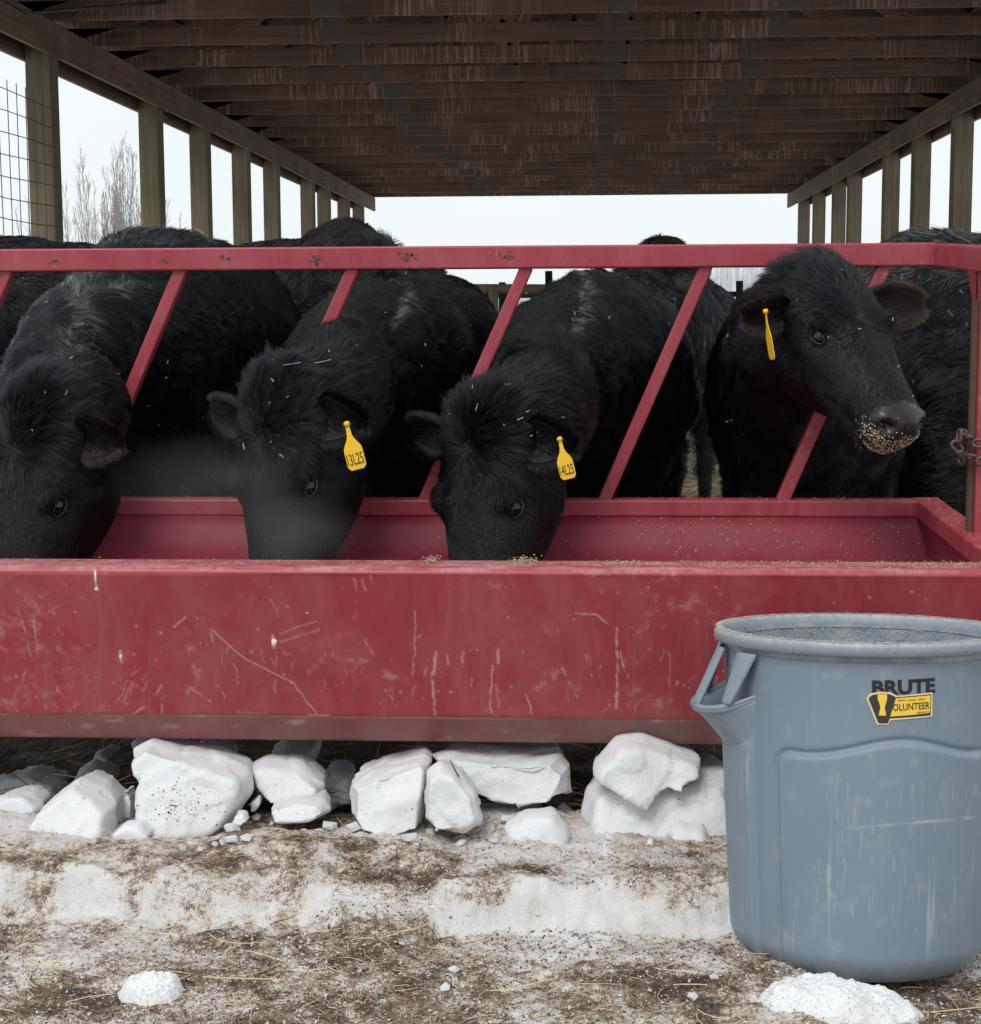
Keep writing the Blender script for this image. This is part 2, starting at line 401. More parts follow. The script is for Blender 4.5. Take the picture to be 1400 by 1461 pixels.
def block(name, outline, Y, thick, label, mat=None, seed=0, lean=0.0, amp=.0075, cat='snow chunk', group='broken chunks of snow under the feeder', vox=.0065):
    """outline in photograph pixels, nearest face on plane Y; lean pushes the top back"""
    pts = [at(a, b, Y) for a, b in outline]
    zc = sum(p.z for p in pts)/len(pts); z0 = min(p.z for p in pts); c = sum(pts, Vector())/len(pts)
    mb = MB(); n = len(pts)
    fr = []; bk = []; mid = []; zh = max(p.z for p in pts)-z0
    pts = [p-Vector((0, 0, .022)) if p.z < z0+.3*zh and zh > .05 and not label.startswith(('lobed', 'mushroom', 'long flat')) else p for p in pts]
    for p in pts:
        q = p.copy(); q.y += lean*(p.z-z0)
        fr.append(c+(q-c)*random.uniform(.78, .93) + Vector((0, random.uniform(-.008, .012), 0))); mid.append(q+Vector((0, thick*.35, 0)))
        b = c+(q-c)*.82; b.y = q.y+thick; bk.append(b)
    vs = fr+mid+bk
    fs = [tuple(range(n)), tuple(reversed([2*n+i for i in range(n)]))]
    for k in (0, 1):
        for i in range(n):
            j = (i+1) % n; fs.append((k*n+i, (k+1)*n+i, (k+1)*n+j, k*n+j))
    mb.add(vs, fs)
    m2 = remesh(mb, vox, 2, .45)
    V = vco(m2); N = vno(m2); s = seed*3.7
    bro = np.abs(fbm(V*9+s, 3, 60+seed)-.5)*2; cell = np.floor(fbm(V*5.5+s, 2, 66)*7)/7
    V = V+N*(amp*2.4*(fbm(V*8+s, 3, 61)-.45)+amp*3.6*(cell-.45)-amp*1.3*bro+amp*.5*(fbm(V*30+s, 3, 62)-.5)+amp*.22*(fbm(V*110+s, 2, 63)-.5))[:, None]
    set_vco(m2, V)
    o = mko(name, m2, mat or M['snow'], None, True)
    base = Vector((c.x, Y+thick/2, z0)); o.data.transform(Matrix.Translation(-base)); o.location = base
    return tag(o, label, cat, group)

BL = [
 ([(0,1202),(40,1165),(92,1130),(128,1142),(154,1165),(150,1200),(110,1208),(40,1212)], 3.06, .17, 'pointed white snow chunk at the far left in front of the feeder', .5),
 ([(-25,1150),(0,1140),(30,1142),(50,1158),(30,1178),(-25,1190)], 3.16, .12, 'small rounded snow chunk cut off by the left edge of the picture', .3),
 ([(162,1090),(190,1074),(240,1088),(300,1105),(340,1122),(346,1150),(318,1172),(300,1182),(256,1192),(222,1198),(196,1178),(186,1150),(182,1120),(166,1110)], 3.08, .18, 'largest snow chunk with brown debris on its face left of centre', .35),
 ([(156,1138),(176,1124),(190,1140),(188,1176),(160,1172),(154,1155)], 3.2, .08, 'small smooth snow chunk tucked behind the largest stained chunk', .2),
 ([(346,1104),(372,1098),(420,1104),(456,1130),(454,1152),(420,1156),(380,1152),(356,1130)], 3.17, .14, 'mushroom shaped snow chunk resting on a lower snow lump', .4),
 ([(352,1146),(368,1136),(374,1150),(362,1166),(350,1166)], 3.16, .06, 'stubby snow piece propping the mushroom shaped chunk', .2),
 ([(380,1160),(420,1150),(456,1150),(470,1166),(440,1178),(390,1176)], 3.10, .12, 'low lump of snow under the mushroom shaped chunk', .3),
 ([(484,1128),(530,1112),(600,1096),(612,1106),(606,1140),(600,1176),(560,1188),(510,1180),(486,1160)], 3.08, .17, 'wedge shaped snow chunk with a sloping top left of the paired chunks', .4),
 ([(604,1112),(622,1098),(650,1112),(680,1140),(686,1164),(660,1180),(620,1176),(600,1160)], 3.05, .10, 'blunt snow chunk with a dark twig standing beside it in the middle', .3),
 ([(606,1094),(640,1085),(700,1090),(760,1090),(800,1086),(818,1104),(822,1150),(790,1156),(740,1156),(700,1152),(670,1140),(640,1108)], 3.17, .18, 'long flat topped snow slab behind the blunt middle chunk', .3),
 ([(714,1186),(740,1172),(790,1170),(812,1198),(806,1212),(770,1208),(730,1200)], 3.06, .08, 'low wedge of snow below the long flat topped slab', .4),
 ([(846,1110),(880,1074),(920,1070),(960,1084),(1006,1104),(1006,1118),(985,1126),(984,1138),(958,1134),(940,1142),(925,1166),(900,1156),(872,1136),(848,1122)], 3.09, .17, 'lobed snow chunk lying on top of the wide slab by the bin', .5),
 ([(824,1192),(836,1150),(860,1140),(940,1136),(1042,1128),(1060,1135),(1060,1188),(1000,1192),(960,1200),(900,1196),(850,1202)], 3.11, .24, 'wide flat snow slab beneath the lobed chunk beside the bin', .6),
 ([(962,1200),(976,1192),(1006,1194),(1016,1215),(1030,1232),(1000,1240),(955,1230)], 3.05, .10, 'small pedestal of snow under the wide slab by the bin', .3),
 ([(854,1208),(864,1200),(876,1206),(874,1218),(858,1218)], 3.03, .035, 'tiny round snow ball in front of the wide slab', .1),
 ([(916,1206),(930,1198),(944,1208),(938,1220),(918,1218)], 3.03, .04, 'tiny snow ball between the round ball and the snow pedestal', .1),
 ([(318,1176),(326,1162),(346,1162),(356,1176),(346,1188),(326,1188)], 3.05, .06, 'little snow lump at the right foot of the largest stained chunk', .2),
 ([(154,1196),(172,1180),(196,1180),(214,1200),(190,1208),(160,1208)], 3.02, .07, 'little snow lump between the pointed chunk and the largest chunk', .2),
]
for k, (ol, Yb, th, lab, lean) in enumerate(BL): block('snow_chunk', ol, Yb, th, lab, None, k, lean)
# dim chunks farther under the trough
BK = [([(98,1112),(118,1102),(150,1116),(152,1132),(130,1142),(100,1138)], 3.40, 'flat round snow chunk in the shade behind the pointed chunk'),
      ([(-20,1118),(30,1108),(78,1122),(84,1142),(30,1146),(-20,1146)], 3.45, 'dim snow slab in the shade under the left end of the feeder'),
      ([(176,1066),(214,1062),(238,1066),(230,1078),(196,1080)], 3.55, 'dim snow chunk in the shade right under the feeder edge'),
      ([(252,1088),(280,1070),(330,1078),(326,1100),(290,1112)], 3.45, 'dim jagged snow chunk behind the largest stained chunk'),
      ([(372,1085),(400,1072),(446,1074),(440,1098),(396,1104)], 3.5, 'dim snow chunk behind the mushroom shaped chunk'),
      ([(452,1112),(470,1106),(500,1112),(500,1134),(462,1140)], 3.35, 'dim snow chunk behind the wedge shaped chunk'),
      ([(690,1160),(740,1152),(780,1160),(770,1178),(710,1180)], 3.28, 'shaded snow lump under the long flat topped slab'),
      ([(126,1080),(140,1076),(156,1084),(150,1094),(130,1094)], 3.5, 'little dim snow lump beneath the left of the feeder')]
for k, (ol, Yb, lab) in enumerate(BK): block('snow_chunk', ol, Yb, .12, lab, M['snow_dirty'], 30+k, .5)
# small broken fragments between the chunks
frag = []
for k in range(3):
    n = 7; pts = []
    mb = MB(); r = .5
    for i in range(14):
        v = Vector((random.gauss(0, 1), random.gauss(0, 1), random.gauss(0, .7))).normalized()*random.uniform(.42, .6); mb.v.append(v)
    me = bpy.data.meshes.new('snow_fragment'); bm = bmesh.new()
    for v in mb.v: bm.verts.new(v)
    bmesh.ops.convex_hull(bm, input=bm.verts[:]); bmesh.ops.delete(bm, geom=[v for v in bm.verts if not v.link_faces], context='VERTS')
    bmesh.ops.bevel(bm, geom=bm.edges[:], offset=.02, segments=1, affect='EDGES'); bmesh.ops.recalc_face_normals(bm, faces=bm.faces); bm.to_mesh(me); bm.free(); me.materials.append(M['snow'] if k else M['snow_dirty'])
    frag.append(me)
for k in range(64):
    if k < 38: x = random.uniform(-1.1, .42); y = random.uniform(3.0, 3.2); sz = random.uniform(.012, .034)
    elif k < 50: x = random.uniform(-1.1, .45); y = random.uniform(3.25, 3.6); sz = random.uniform(.03, .08)
    else: x = random.uniform(-.9, .5); y = random.uniform(2.5, 2.85); sz = random.uniform(.008, .02)
    o = bpy.data.objects.new('snow_fragment', frag[k % 3]); sc.collection.objects.link(o)
    o.location = (x, y, gz(x, y)+sz*.2); o.scale = (sz*random.uniform(.8, 1.5), sz, sz*random.uniform(.5, .9)); o.rotation_euler = (random.uniform(-.4, .4), random.uniform(-.4, .4), random.uniform(0, 6.28))
    tag(o, *[('small broken fragment of snow at the foot of the large snow chunks', 'snow fragment', 'small fragments at the foot of the snow chunks'), ('dim broken fragment of snow in the shade under the feeder', 'snow fragment', 'dim snow fragments under the feeder'), ('crumb of snow on the muddy ground below the snow ledge', 'snow fragment', 'snow crumbs below the ledge')][0 if k < 38 else 1 if k < 50 else 2])
# mounds in the foreground
def mound(cx, cy, rx, ry, h, label, seed):
    n = 150; r = np.linspace(0, 1.25, n//2); th = np.linspace(0, 2*math.pi, n, endpoint=False)
    T, R = np.meshgrid(th, r, indexing='ij'); x = cx+np.cos(T)*R*rx; y = cy+np.sin(T)*R*ry
    Pn = np.stack([x.ravel(), y.ravel(), x.ravel()*0], -1); e = R.ravel()+.35*(fbm(Pn*14, 3, seed)-.5)
    z = ground_h(x.ravel(), y.ravel())*.6 - .02 + h*np.clip(1-e**3, -.4, 1)*(.75+.5*fbm(Pn*16, 4, seed+1)) + .020*(fbm(Pn*45, 4, seed+2)-.5)+.005*(fbm(Pn*220, 2, seed+3)-.5)
    me = np_mesh('snow_mound', np.stack([x.ravel()-cx, y.ravel()-cy, z], -1), grid_faces(n, n//2, True))
    o = mko('snow_mound', me, M['snow_dirty'], None, True); o.location = (cx, cy, 0)
    return tag(o, label, 'snow mound', 'crusted mounds of snow in the foreground')
p = at(1195, 1440, 2.52); mound(p.x, 2.50, .138, .09, .056, 'crusty white snow mound against the foot of the grey bin', 70)
p = at(222, 1455, 2.52); mound(p.x, 2.485, .064, .05, .05, 'small crusty snow mound at the bottom left of the picture', 80)
p = at(1076, 1395, 2.64); block('snow_chunk', [(1066,1394),(1072,1380),(1084,1380),(1086,1392),(1080,1402),(1068,1404)], 2.66, .03, 'tiny snow lump just left of the bin', None, 77, .1)

# ------------------------------------------------------------------ loose debris
def chips(name, pos, nrm, size, mats, weights, kind='stuff', label=None, cat=None, parent=None, aspect=(.25, .6)):
    """many small bent flakes lying on a surface, joined in one object"""
    n = len(pos); pos = np.asarray(pos, float); nrm = np.asarray(nrm, float)
    a = rng.normal(size=(n, 3)); t = np.cross(nrm, a); t /= np.linalg.norm(t, axis=1, keepdims=True)+1e-9
    tilt = rng.normal(0, .35, (n, 1)); t = t+nrm*tilt; t /= np.linalg.norm(t, axis=1, keepdims=True)
    b = np.cross(nrm, t); b = b+nrm*rng.normal(0, .5, (n, 1)); b /= np.linalg.norm(b, axis=1, keepdims=True)+1e-9
    u = np.cross(t, b)
    ln = (size[0]+(size[1]-size[0])*rng.random((n, 1))**2)/2; w = ln*(aspect[0]+(aspect[1]-aspect[0])*rng.random((n, 1)))
    c = pos+nrm*(w*.4+.0004)
    V = np.stack([c-t*ln-b*w*.6, c-t*ln*.2-b*w+u*w*.4, c+t*ln, c-t*ln*.1+b*w+u*w*.3, c-u*w*.5], 1).reshape(-1, 3)
    base = np.arange(n)[:, None, None]*5
    F = (np.array([[0, 1, 3], [1, 2, 3], [0, 4, 1], [1, 4, 2], [2, 4, 3], [3, 4, 0]])[None]+base).reshape(-1, 3)
    me = np_mesh(name, V, F); [me.materials.append(m) for m in mats]
    mi = np.repeat(rng.choice(len(mats), n, p=np.array(weights)/sum(weights)), 6).astype(np.int32)
    me.polygons.foreach_set('material_index', mi)
    o = mko(name, me, None, parent); tag(o, label, cat, None, kind); return o
def gnormal(x, y):
    e = .004; return np.stack([-(ground_h(x+e, y)-ground_h(x-e, y))/(2*e), -(ground_h(x, y+e)-ground_h(x, y-e))/(2*e), np.ones_like(x)], -1)
def gsample(n, x0, x1, y0, y1, thr=None):
    x = rng.uniform(x0, x1, n*3); y = rng.uniform(y0, y1, n*3)
    pr = fbm(np.stack([x*4, y*4, x*0], -1), 3, 91)+.35*(y < ledge_y(x))-1.2*np.exp(-((y-ledge_y(x)-.01)/.03)**2)*ledge_amt(x)
    k = np.where(rng.random(n*3) < np.clip((pr-.35)*2, .02, 1))[0][:n]; x = x[k]; y = y[k]
    N = gnormal(x, y); N /= np.linalg.norm(N, axis=1, keepdims=True)
    return np.stack([x, y, ground_h(x, y)], -1), N
p_, n_ = gsample(42000, -1.15, 1.15, 2.25, 3.3)
chips('wood_chips', p_, n_, (.002, .008), [M['straw'], M['chip_brown'], M['chip_dark'], M['straw_pale']], [.26, .4, .24, .1], label='brown and straw coloured chaff trodden into the snow')
p_, n_ = gsample(5000, -1.15, 1.15, 2.25, 3.2)
chips('snow_crumbs', p_, n_, (.003, .011), [M['snow'], M['snow_dirty']], [.35, .65], label='crumbs of grey and white snow over the trodden ground', aspect=(.6, .9))
def straws(name, items, label, mats=None, parent=None, kind='stuff'):
    V = []; F = []; MI = []
    for (p, d, ln, r, curl, mi) in items:
        p = Vector(p); d = Vector(d).normalized(); s = d.cross(Vector((0, 0, 1)));
        s = s.normalized() if s.length > .01 else Vector((1, 0, 0)); K = 6; q = p.copy(); pts = []
        for k in range(K+1):
            pts.append(q.copy()); q += d*(ln/K); d = (Matrix.Rotation(curl/K, 3, 'Z') @ d)
            d.z += random.uniform(-.08, .08)
            d.normalize()
        for k, q in enumerate(pts):
            b = len(V); V += [q+s*r, q+Vector((0, 0, r)), q-s*r]
            if k: F += [(b-3, b-2, b+1, b), (b-2, b-1, b+2, b+1)]; MI += [mi, mi]
    me = bpy.data.meshes.new(name); me.from_pydata([tuple(v) for v in V], [], F); me.update()
    for m in (mats or [M['straw'], M['straw_pale'], M['chip_brown'], M['chip_dark']]): me.materials.append(m)
    me.polygons.foreach_set('material_index', MI)
    return tag(mko(name, me, None, parent), label, None, None, kind)
it = []
for k in range(950):
    x = random.uniform(-1.1, 1.1); y = random.uniform(2.25, 3.15)
    if random.random() < .7 and y > 2.78: continue
    a = random.uniform(0, 6.28); it.append(((x, y, gz(x, y)+.004), (math.cos(a), math.sin(a), .03), random.choice([.015, .025, .04, .07]), .0007, random.uniform(-1.5, 1.5), random.choice([0, 0, 1, 2, 2])))
for (px, py, Yp, a, ln, cu) in [(700,1452,2.50,.1,.10,.4),(300,1350,2.72,-1.0,.17,2.2),(250,1350,2.72,2.6,.12,1.8),(10,1420,2.56,-.2,.12,.3),(960,1440,2.54,.15,.08,.1),(1010,1340,2.75,.5,.1,1.2),(290,1440,2.53,-.15,.14,-.3),(1330,1440,2.53,.2,.16,.2),(380,1330,2.78,.4,.1,.6),(40,1400,2.6,-.9,.1,.9)]:
    q = at(px, py, Yp); it.append(((q.x, q.y, gz(q.x, q.y)+.008), (math.cos(a), math.sin(a), .02), ln, .0013, cu, 0))
straws('straw_litter', it, 'thin stalks of straw lying on the dirty snow in front')
it = []
for k in range(900):
    x = random.uniform(-1.2, .6); y = random.uniform(3.28, 4.0); a = random.uniform(0, 6.28)
    it.append(((x, y, gz(x, y)+random.uniform(0, .06)), (math.cos(a), math.sin(a), random.uniform(-.2, .5)), random.uniform(.05, .18), .0011, random.uniform(-1, 1), random.choice([0, 2, 2, 3])))
straws('straw_litter', it, 'dark tangled straw in the shade beneath the feeder')
it = []
for k in range(2600):
    x = random.uniform(-1.5, 1.6); y = random.uniform(7.5, 14)
    a = random.uniform(0, 6.28); it.append(((x, y, gz(x, y)+.01), (math.cos(a), math.sin(a), random.uniform(0, .3)), random.uniform(.08, .22), .002, random.uniform(-1, 1), random.choice([0, 1, 1, 2])))
straws('straw_bedding', it, 'pale straw bedding on the ground among the cattle')
tw = MB().tube([at(655, 1108, 3.08), at(648, 1096, 3.09), at(642, 1083, 3.1)], [.0015, .0012, .0008], 6)
tag(tw.build('twig', M['chip_dark']), 'short dark twig standing on the blunt middle snow chunk', 'twig')
# ------------------------------------------------------------------ feeder
YB, YF = 4.0, 3.12
zr_t = at(700, 350.5, YB).z; zr_b = at(700, 383, YB).z          # top rail
zb_t = at(700, 711, YB).z; zb_b = at(700, 734, YB).z            # back rim
zf_t = at(700, 811, YF).z                                        # front rim
XL = -2.6; XR = at(1328, 360, YB).x; XRF = XR
FD = empty('cattle_feeder', (0, 3.55, 0), 'worn maroon steel feed bunk with slanted neck bars', 'cattle feeder')
def attrs(o, wear=None, dirt=None):
    n = len(o.data.vertices); set_attr(o.data, 'wear', np.zeros(n) if wear is None else wear); set_attr(o.data, 'dirt', np.zeros(n) if dirt is None else dirt); return o
def dense_bar(name, a, b, w, h, up=(0, 0, 1), step=.02, bev=.004, wearf=None):
    """square tube with rounded arrises and enough vertices to carry wear"""
    a, b = Vector(a), Vector(b); d = (b-a); ln = d.length; d.normalize(); u = Vector(up); r = d.cross(u)
    if r.length < 1e-3: r = d.cross(Vector((0, 1, 0)))
    r.normalize(); u = r.cross(d).normalized(); n = max(2, int(ln/step)); prof = []
    hw, hh = w/2, h/2
    for sx, sy, a0 in ((1, 1, 0), (-1, 1, 90), (-1, -1, 180), (1, -1, 270)):
        for t in (0, 45, 90):
            an = math.radians(a0+t); prof.append((sx*(hw-bev)+bev*math.cos(an), sy*(hh-bev)+bev*math.sin(an)))
    V = []; K = len(prof)
    for k in range(n+1):
        p = a+d*(ln*k/n)
        for q in prof: V.append(p+r*q[0]+u*q[1])
    F = [(k*K+j, k*K+(j+1) % K, (k+1)*K+(j+1) % K, (k+1)*K+j) for k in range(n) for j in range(K)]
    F += [tuple(reversed(range(K))), tuple(n*K+j for j in range(K))]
    me = bpy.data.meshes.new(name); me.from_pydata([tuple(v) for v in V], [], F); me.update()
    bm = bmesh.new(); bm.from_mesh(me); bmesh.ops.recalc_face_normals(bm, faces=bm.faces); bm.to_mesh(me); bm.free()
    o = mko(name, me, M['paint'], FD)
    Vn = np.array([tuple(v) for v in V]); attrs(o, None if wearf is None else wearf(Vn)); return o
zc = (zr_t+zr_b)/2; rh = zr_t-zr_b
dense_bar('top_rail', (XL, YB, zc), (XR+.005, YB, zc), .055, rh)
drop = -math.tan(math.radians(3.2))
ret_len = .62
dense_bar('side_rail', (XR+.03, YB+.03, zc+.001), (XR+.03, YB-ret_len, zc+drop*ret_len), .055, rh-.002)
# slanted neck bars
top = [-235, 12, 260, 505, 752, 1008, 1262]; sh_ = -146
top = [-975, -728, -481]+top
for k, tx in enumerate(top):
    a = at(tx, 384, YB); b = at(tx+sh_*1.0+(8 if tx < 300 else 0), 711, YB)
    a = Vector((a.x, YB, zr_b+.004)); b = Vector((b.x, YB, zb_t-.004))
    dense_bar('neck_bar', a, b, .030, .034, up=(0, 1, 0), step=.03)
# back rim and walls
dense_bar('back_rim', (XL, YB, (zb_t+zb_b)/2), (XR-.02, YB, (zb_t+zb_b)/2), .06, zb_t-zb_b)
def sheet(name, prof, x0, x1, step=.03, thick=.004, mat='paint_shaded', dirtf=None, wearf=None, stepp=.03):
    """steel sheet: profile in (y,z) swept along x, with thickness"""
    pr = []
    for (a, b) in zip(prof[:-1], prof[1:]):
        n = max(1, int(math.hypot(b[0]-a[0], b[1]-a[1])/stepp))
        pr += [(a[0]+(b[0]-a[0])*i/n, a[1]+(b[1]-a[1])*i/n) for i in range(n)]
    pr.append(prof[-1]); pr = np.array(pr); K = len(pr); xs = np.linspace(x0, x1, max(2, int((x1-x0)/step)))
    tg = np.gradient(pr, axis=0); tg /= np.linalg.norm(tg, axis=1, keepdims=True); nr = np.stack([tg[:, 1], -tg[:, 0]], -1)
    V = []
    for pp in (pr, pr+nr*thick):
        V.append(np.stack([np.repeat(xs, K), np.tile(pp[:, 0], len(xs)), np.tile(pp[:, 1], len(xs))], -1))
    n0 = len(xs)*K; f = grid_faces(len(xs), K); F = [f, f[:, ::-1]+n0]
    for e in (0, K-1):
        i = np.arange(len(xs)-1)*K+e; F.append(np.stack([i, i+K, i+K+n0, i+n0], -1))
    V = np.concatenate(V)
    me = np_mesh(name, V, np.concatenate(F)); bm = bmesh.new(); bm.from_mesh(me); bmesh.ops.recalc_face_normals(bm, faces=bm.faces); bm.to_mesh(me); bm.free()
    o = mko(name, me, M[mat], FD); attrs(o, None if wearf is None else wearf(V), None if dirtf is None else dirtf(V)); return o
def din(V):
    P = V*1.0; return np.clip(.02+.9*(fbm(P*5, 4, 31)-.48)+.15*sstep(.50, .46, V[:, 2]), 0, .6)
z2 = at(700, 792, 3.9).z; z3 = .30
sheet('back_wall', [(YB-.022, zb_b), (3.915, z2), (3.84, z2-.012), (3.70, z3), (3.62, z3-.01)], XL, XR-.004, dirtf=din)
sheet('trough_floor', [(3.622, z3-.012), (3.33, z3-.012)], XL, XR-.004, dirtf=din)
# end wall
def plate(name, pts, th=.004, axisx=True, mat='paint_shaded', div=24):
    me = bpy.data.meshes.new(name); bm = bmesh.new(); vs = [bm.verts.new(p) for p in pts]; f = bm.faces.new(vs)
    r = bmesh.ops.extrude_face_region(bm, geom=[f]); mv = [g for g in r['geom'] if isinstance(g, bmesh.types.BMVert)]
    n = f.normal.copy(); f.normal_update(); n = f.normal.copy()
    for v in mv: v.co -= n*th
    bmesh.ops.recalc_face_normals(bm, faces=bm.faces); bm.to_mesh(me); bm.free(); o = mko(name, me, M[mat], FD); attrs(o); return o
zr0 = (zb_t+zb_b)/2; drp = .03
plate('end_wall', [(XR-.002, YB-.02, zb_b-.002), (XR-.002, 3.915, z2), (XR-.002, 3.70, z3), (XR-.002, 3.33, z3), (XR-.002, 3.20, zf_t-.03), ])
dense_bar('end_rim', (XR+.008, YB+.029, zr0+.0015), (XR+.008, YF-.02, zf_t-.018), .062, zb_t-zb_b+.001)
# vertical end post with worn steel edge
pe = at(1391, 380, 3.54); ze0 = zb_t-.02-.0; ze1 = zc+drop*(YB-3.54)-rh/2+.004
dense_bar('end_post', (XR+.03, 3.54, zb_t-.035), (XR+.03, 3.54, ze1), .040, .038, up=(0, 1, 0))
o = MB().bar((XR+.004, 3.545, zb_t-.03), (XR+.004, 3.545, ze1-.06), .012, .020, up=(0, 1, 0)).build('worn_angle', M['rust'], FD, bevel=.002)
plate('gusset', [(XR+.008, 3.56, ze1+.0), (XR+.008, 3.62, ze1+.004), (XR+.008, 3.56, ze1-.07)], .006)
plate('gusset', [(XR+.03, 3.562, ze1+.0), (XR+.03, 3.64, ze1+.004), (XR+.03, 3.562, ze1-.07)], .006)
# front panel: dense enough to carry every scratch the photograph shows
zf_fold = at(700, 1020, 3.19).z; zf_bot = at(700, 1058, 3.22).z
xs = np.arange(XL, XR+.06, .0022)
xs = np.concatenate([np.arange(XL, -1.25, .03), np.arange(-1.25, .98, .0024)]) if True else xs
XEND = xs[-1]
prof = [(3.225, zf_t-.004), (3.215, zf_t+.0015), (3.20, zf_t+.0014), (3.18, zf_t+.0014), (3.16, zf_t+.0012), (3.145, zf_t+.001), (3.135, zf_t+.001), (3.124, zf_t-.002), (3.119, zf_t-.009)]
lo = np.linspace(zf_t-.012, zf_fold, 112); prof += [(3.119+(zf_t-.012-z)/(zf_t-.012-zf_fold)*.070, z) for z in lo]
prof += [(3.191, zf_fold-.003), (3.193, zf_fold-.006)]
pr = np.array(prof); K = len(pr)
V = np.stack([np.repeat(xs, K), np.tile(pr[:, 0], len(xs)), np.tile(pr[:, 1], len(xs))], -1)
# dents: panel is slightly wavy
fz = np.tile((np.arange(K) > 9)*1.0, len(xs))
V[:, 1] += fz*(.006*(fbm(np.stack([V[:, 0]*2.2, V[:, 2]*5, V[:, 0]*0], -1), 3, 44)-.5)+.0016*(fbm(np.stack([V[:, 0]*14, V[:, 2]*14, V[:, 0]*0], -1), 3, 45)-.5))
# photograph coordinates of each vertex (only used to place scratches on the steel itself)
Rm = np.array(CR.transposed()); q = (V-np.array(CAM)) @ Rm.T
PX = 700+FPX*q[:, 0]/-q[:, 2]; PY = 730-FPX*q[:, 1]/-q[:, 2]
def seg(poly, w, jit=1.2, seed=0):
    d = np.full(len(PX), 1e9); jx = PX+jit*(vnoise(np.stack([PX*.13, PY*.13, PX*0], -1), seed)-.5)*3
    for (x0, y0_), (x1, y1_) in zip(poly[:-1], poly[1:]):
        vx, vy = x1-x0, y1_-y0_; t = np.clip(((jx-x0)*vx+(PY-y0_)*vy)/(vx*vx+vy*vy+1e-9), 0, 1)
        d = np.minimum(d, np.hypot(jx-x0-t*vx, PY-y0_-t*vy))
    return np.clip(1.35-d/(w*.8), 0, 1)
wear = np.zeros(len(V)); brk = fbm(np.stack([PX*.12, PY*.12, PX*0], -1), 3, 46)
def S(poly, w, a, br=.5): 
    global wear
    wear = np.maximum(wear, seg(poly, w, 1.2, len(poly))*a*.78*np.clip((brk-br*.75)*6, 0, 1))
S([(137,814),(136,828),(139,841)], 2.6, 1, 0); S([(305,900),(350,940),(400,965),(420,975),(437,1000),(452,1018)], 1.2, .75, 0)
S([(390,908),(392,922)], 4.0, 1, 0); S([(398,905),(430,892),(452,886)], 1.1, .6, .2); S([(400,915),(455,898)], 2.5, .35, .5)
S([(248,895),(264,880)], 1.1, .9, 0); S([(593,870),(592,930),(588,960)], 1.1, .8, .2); S([(26,870),(38,905),(42,935)], 1.2, .5, .3)
S([(48,885),(52,915)], 1.2, .6, .3); S([(52,885),(85,862)], 1.1, .4, .4); S([(394,930),(392,1010)], 2.0, .45, .5)
S([(622,930),(618,960),(620,1018)], 2.6, .75, .35); S([(640,935),(639,948)], 1.5, .8, 0); S([(661,930),(659,945)], 1.5, .8, 0); S([(702,950),(700,1016)], 1.7, .8, .3)
S([(712,926),(710,945)], 2.2, .8, .3); S([(880,895),(881,945),(880,1010)], 2.4, .8, .4); S([(820,875),(850,876),(868,890)], 1.6, .8, .3); S([(884,925),(892,960)], 1.6, .7, .4)
S([(750,990),(760,1018)], 1.5, .7, .3); S([(800,945),(812,975)], 1.6, .6, .4); S([(235,992),(230,1018)], 1.6, .6, .4); S([(172,928),(175,945)], 2.6, .9, .4)
S([(545,960),(575,970),(555,985)], 7, .40, .62); S([(272,920),(280,960),(270,990)], 8, .33, .66); S([(175,940),(195,975)], 9, .33, .66); S([(440,955),(470,930),(520,945)], 9, .28, .68)
S([(60,925),(110,925)], 10, .25, .68); S([(770,980),(800,960)], 12, .30, .66); S([(900,985),(960,1010)], 9, .30, .66); S([(960,860),(1020,870)], 9, .25, .66)
S([(505,825),(508,842)], 1.6, .5, .3); S([(516,825),(522,842)], 1.6, .5, .3); S([(530,818),(532,826)], 2.5, .6, .4); S([(385,850),(398,880)], 1.5, .35, .5)
S([(330,1015),(380,1018)], 1.5, .3, .5); S([(190,1018),(205,1008)], 2.2, .7, .3); S([(440,1020),(470,1020)], 2.0, .7, .3); S([(955,930),(957,1000)], 1.8, .4, .5)
for k in range(75):                       # random light scuffs, more of them low on the face
    x = random.uniform(-20, 1050); y = 1018-abs(random.gauss(0, 55)); a = random.gauss(1.57, .45); l = random.uniform(6, 34)
    if y < 835: continue
    S([(x, y), (x+math.cos(a)*l*.5+random.uniform(-3, 3), y-math.sin(a)*l*.5), (x+math.cos(a)*l, y-math.sin(a)*l)], random.choice([1.0, 1.2, 1.6]), random.uniform(.25, .6), .5)
for k in range(60):
    x = random.uniform(-20, 1400); y = random.uniform(830, 1015); S([(x, y), (x+1, y+1)], random.uniform(1.2, 2.2), .7, 0)
wear = np.maximum(wear, (np.abs(V[:, 2]-zf_t) < .0045)*np.clip(.16+(fbm(np.stack([V[:, 0]*16, V[:, 1]*120, V[:, 0]*0], -1), 5, 47, .8)-.47)*1.5, 0.05, .6))   # rim rubbed pale
dirt = np.clip((fbm(V*np.array([3, 3, 6]), 4, 48)-.52)*1.1, 0, .35)*sstep(zf_t-.06, zf_fold, V[:, 2])
for x in (120, 143, 214, 308, 348, 439, 66, 505, 560, 688, 742, 905, 1010):  # dark runs of old water down the paint
    dirt = np.maximum(dirt, np.clip(1.4-np.abs(PX-x-2*(brk-.5))/1.4, 0, 1)*.42*sstep(880+60*math.sin(x), 925+60*math.sin(x), PY))
me = np_mesh('front_panel', V, grid_faces(len(xs), K)); set_attr(me, 'wear', np.clip(wear, 0, 1)); set_attr(me, 'dirt', dirt)
fp = mko('front_panel', me, M['paint'], FD, True)
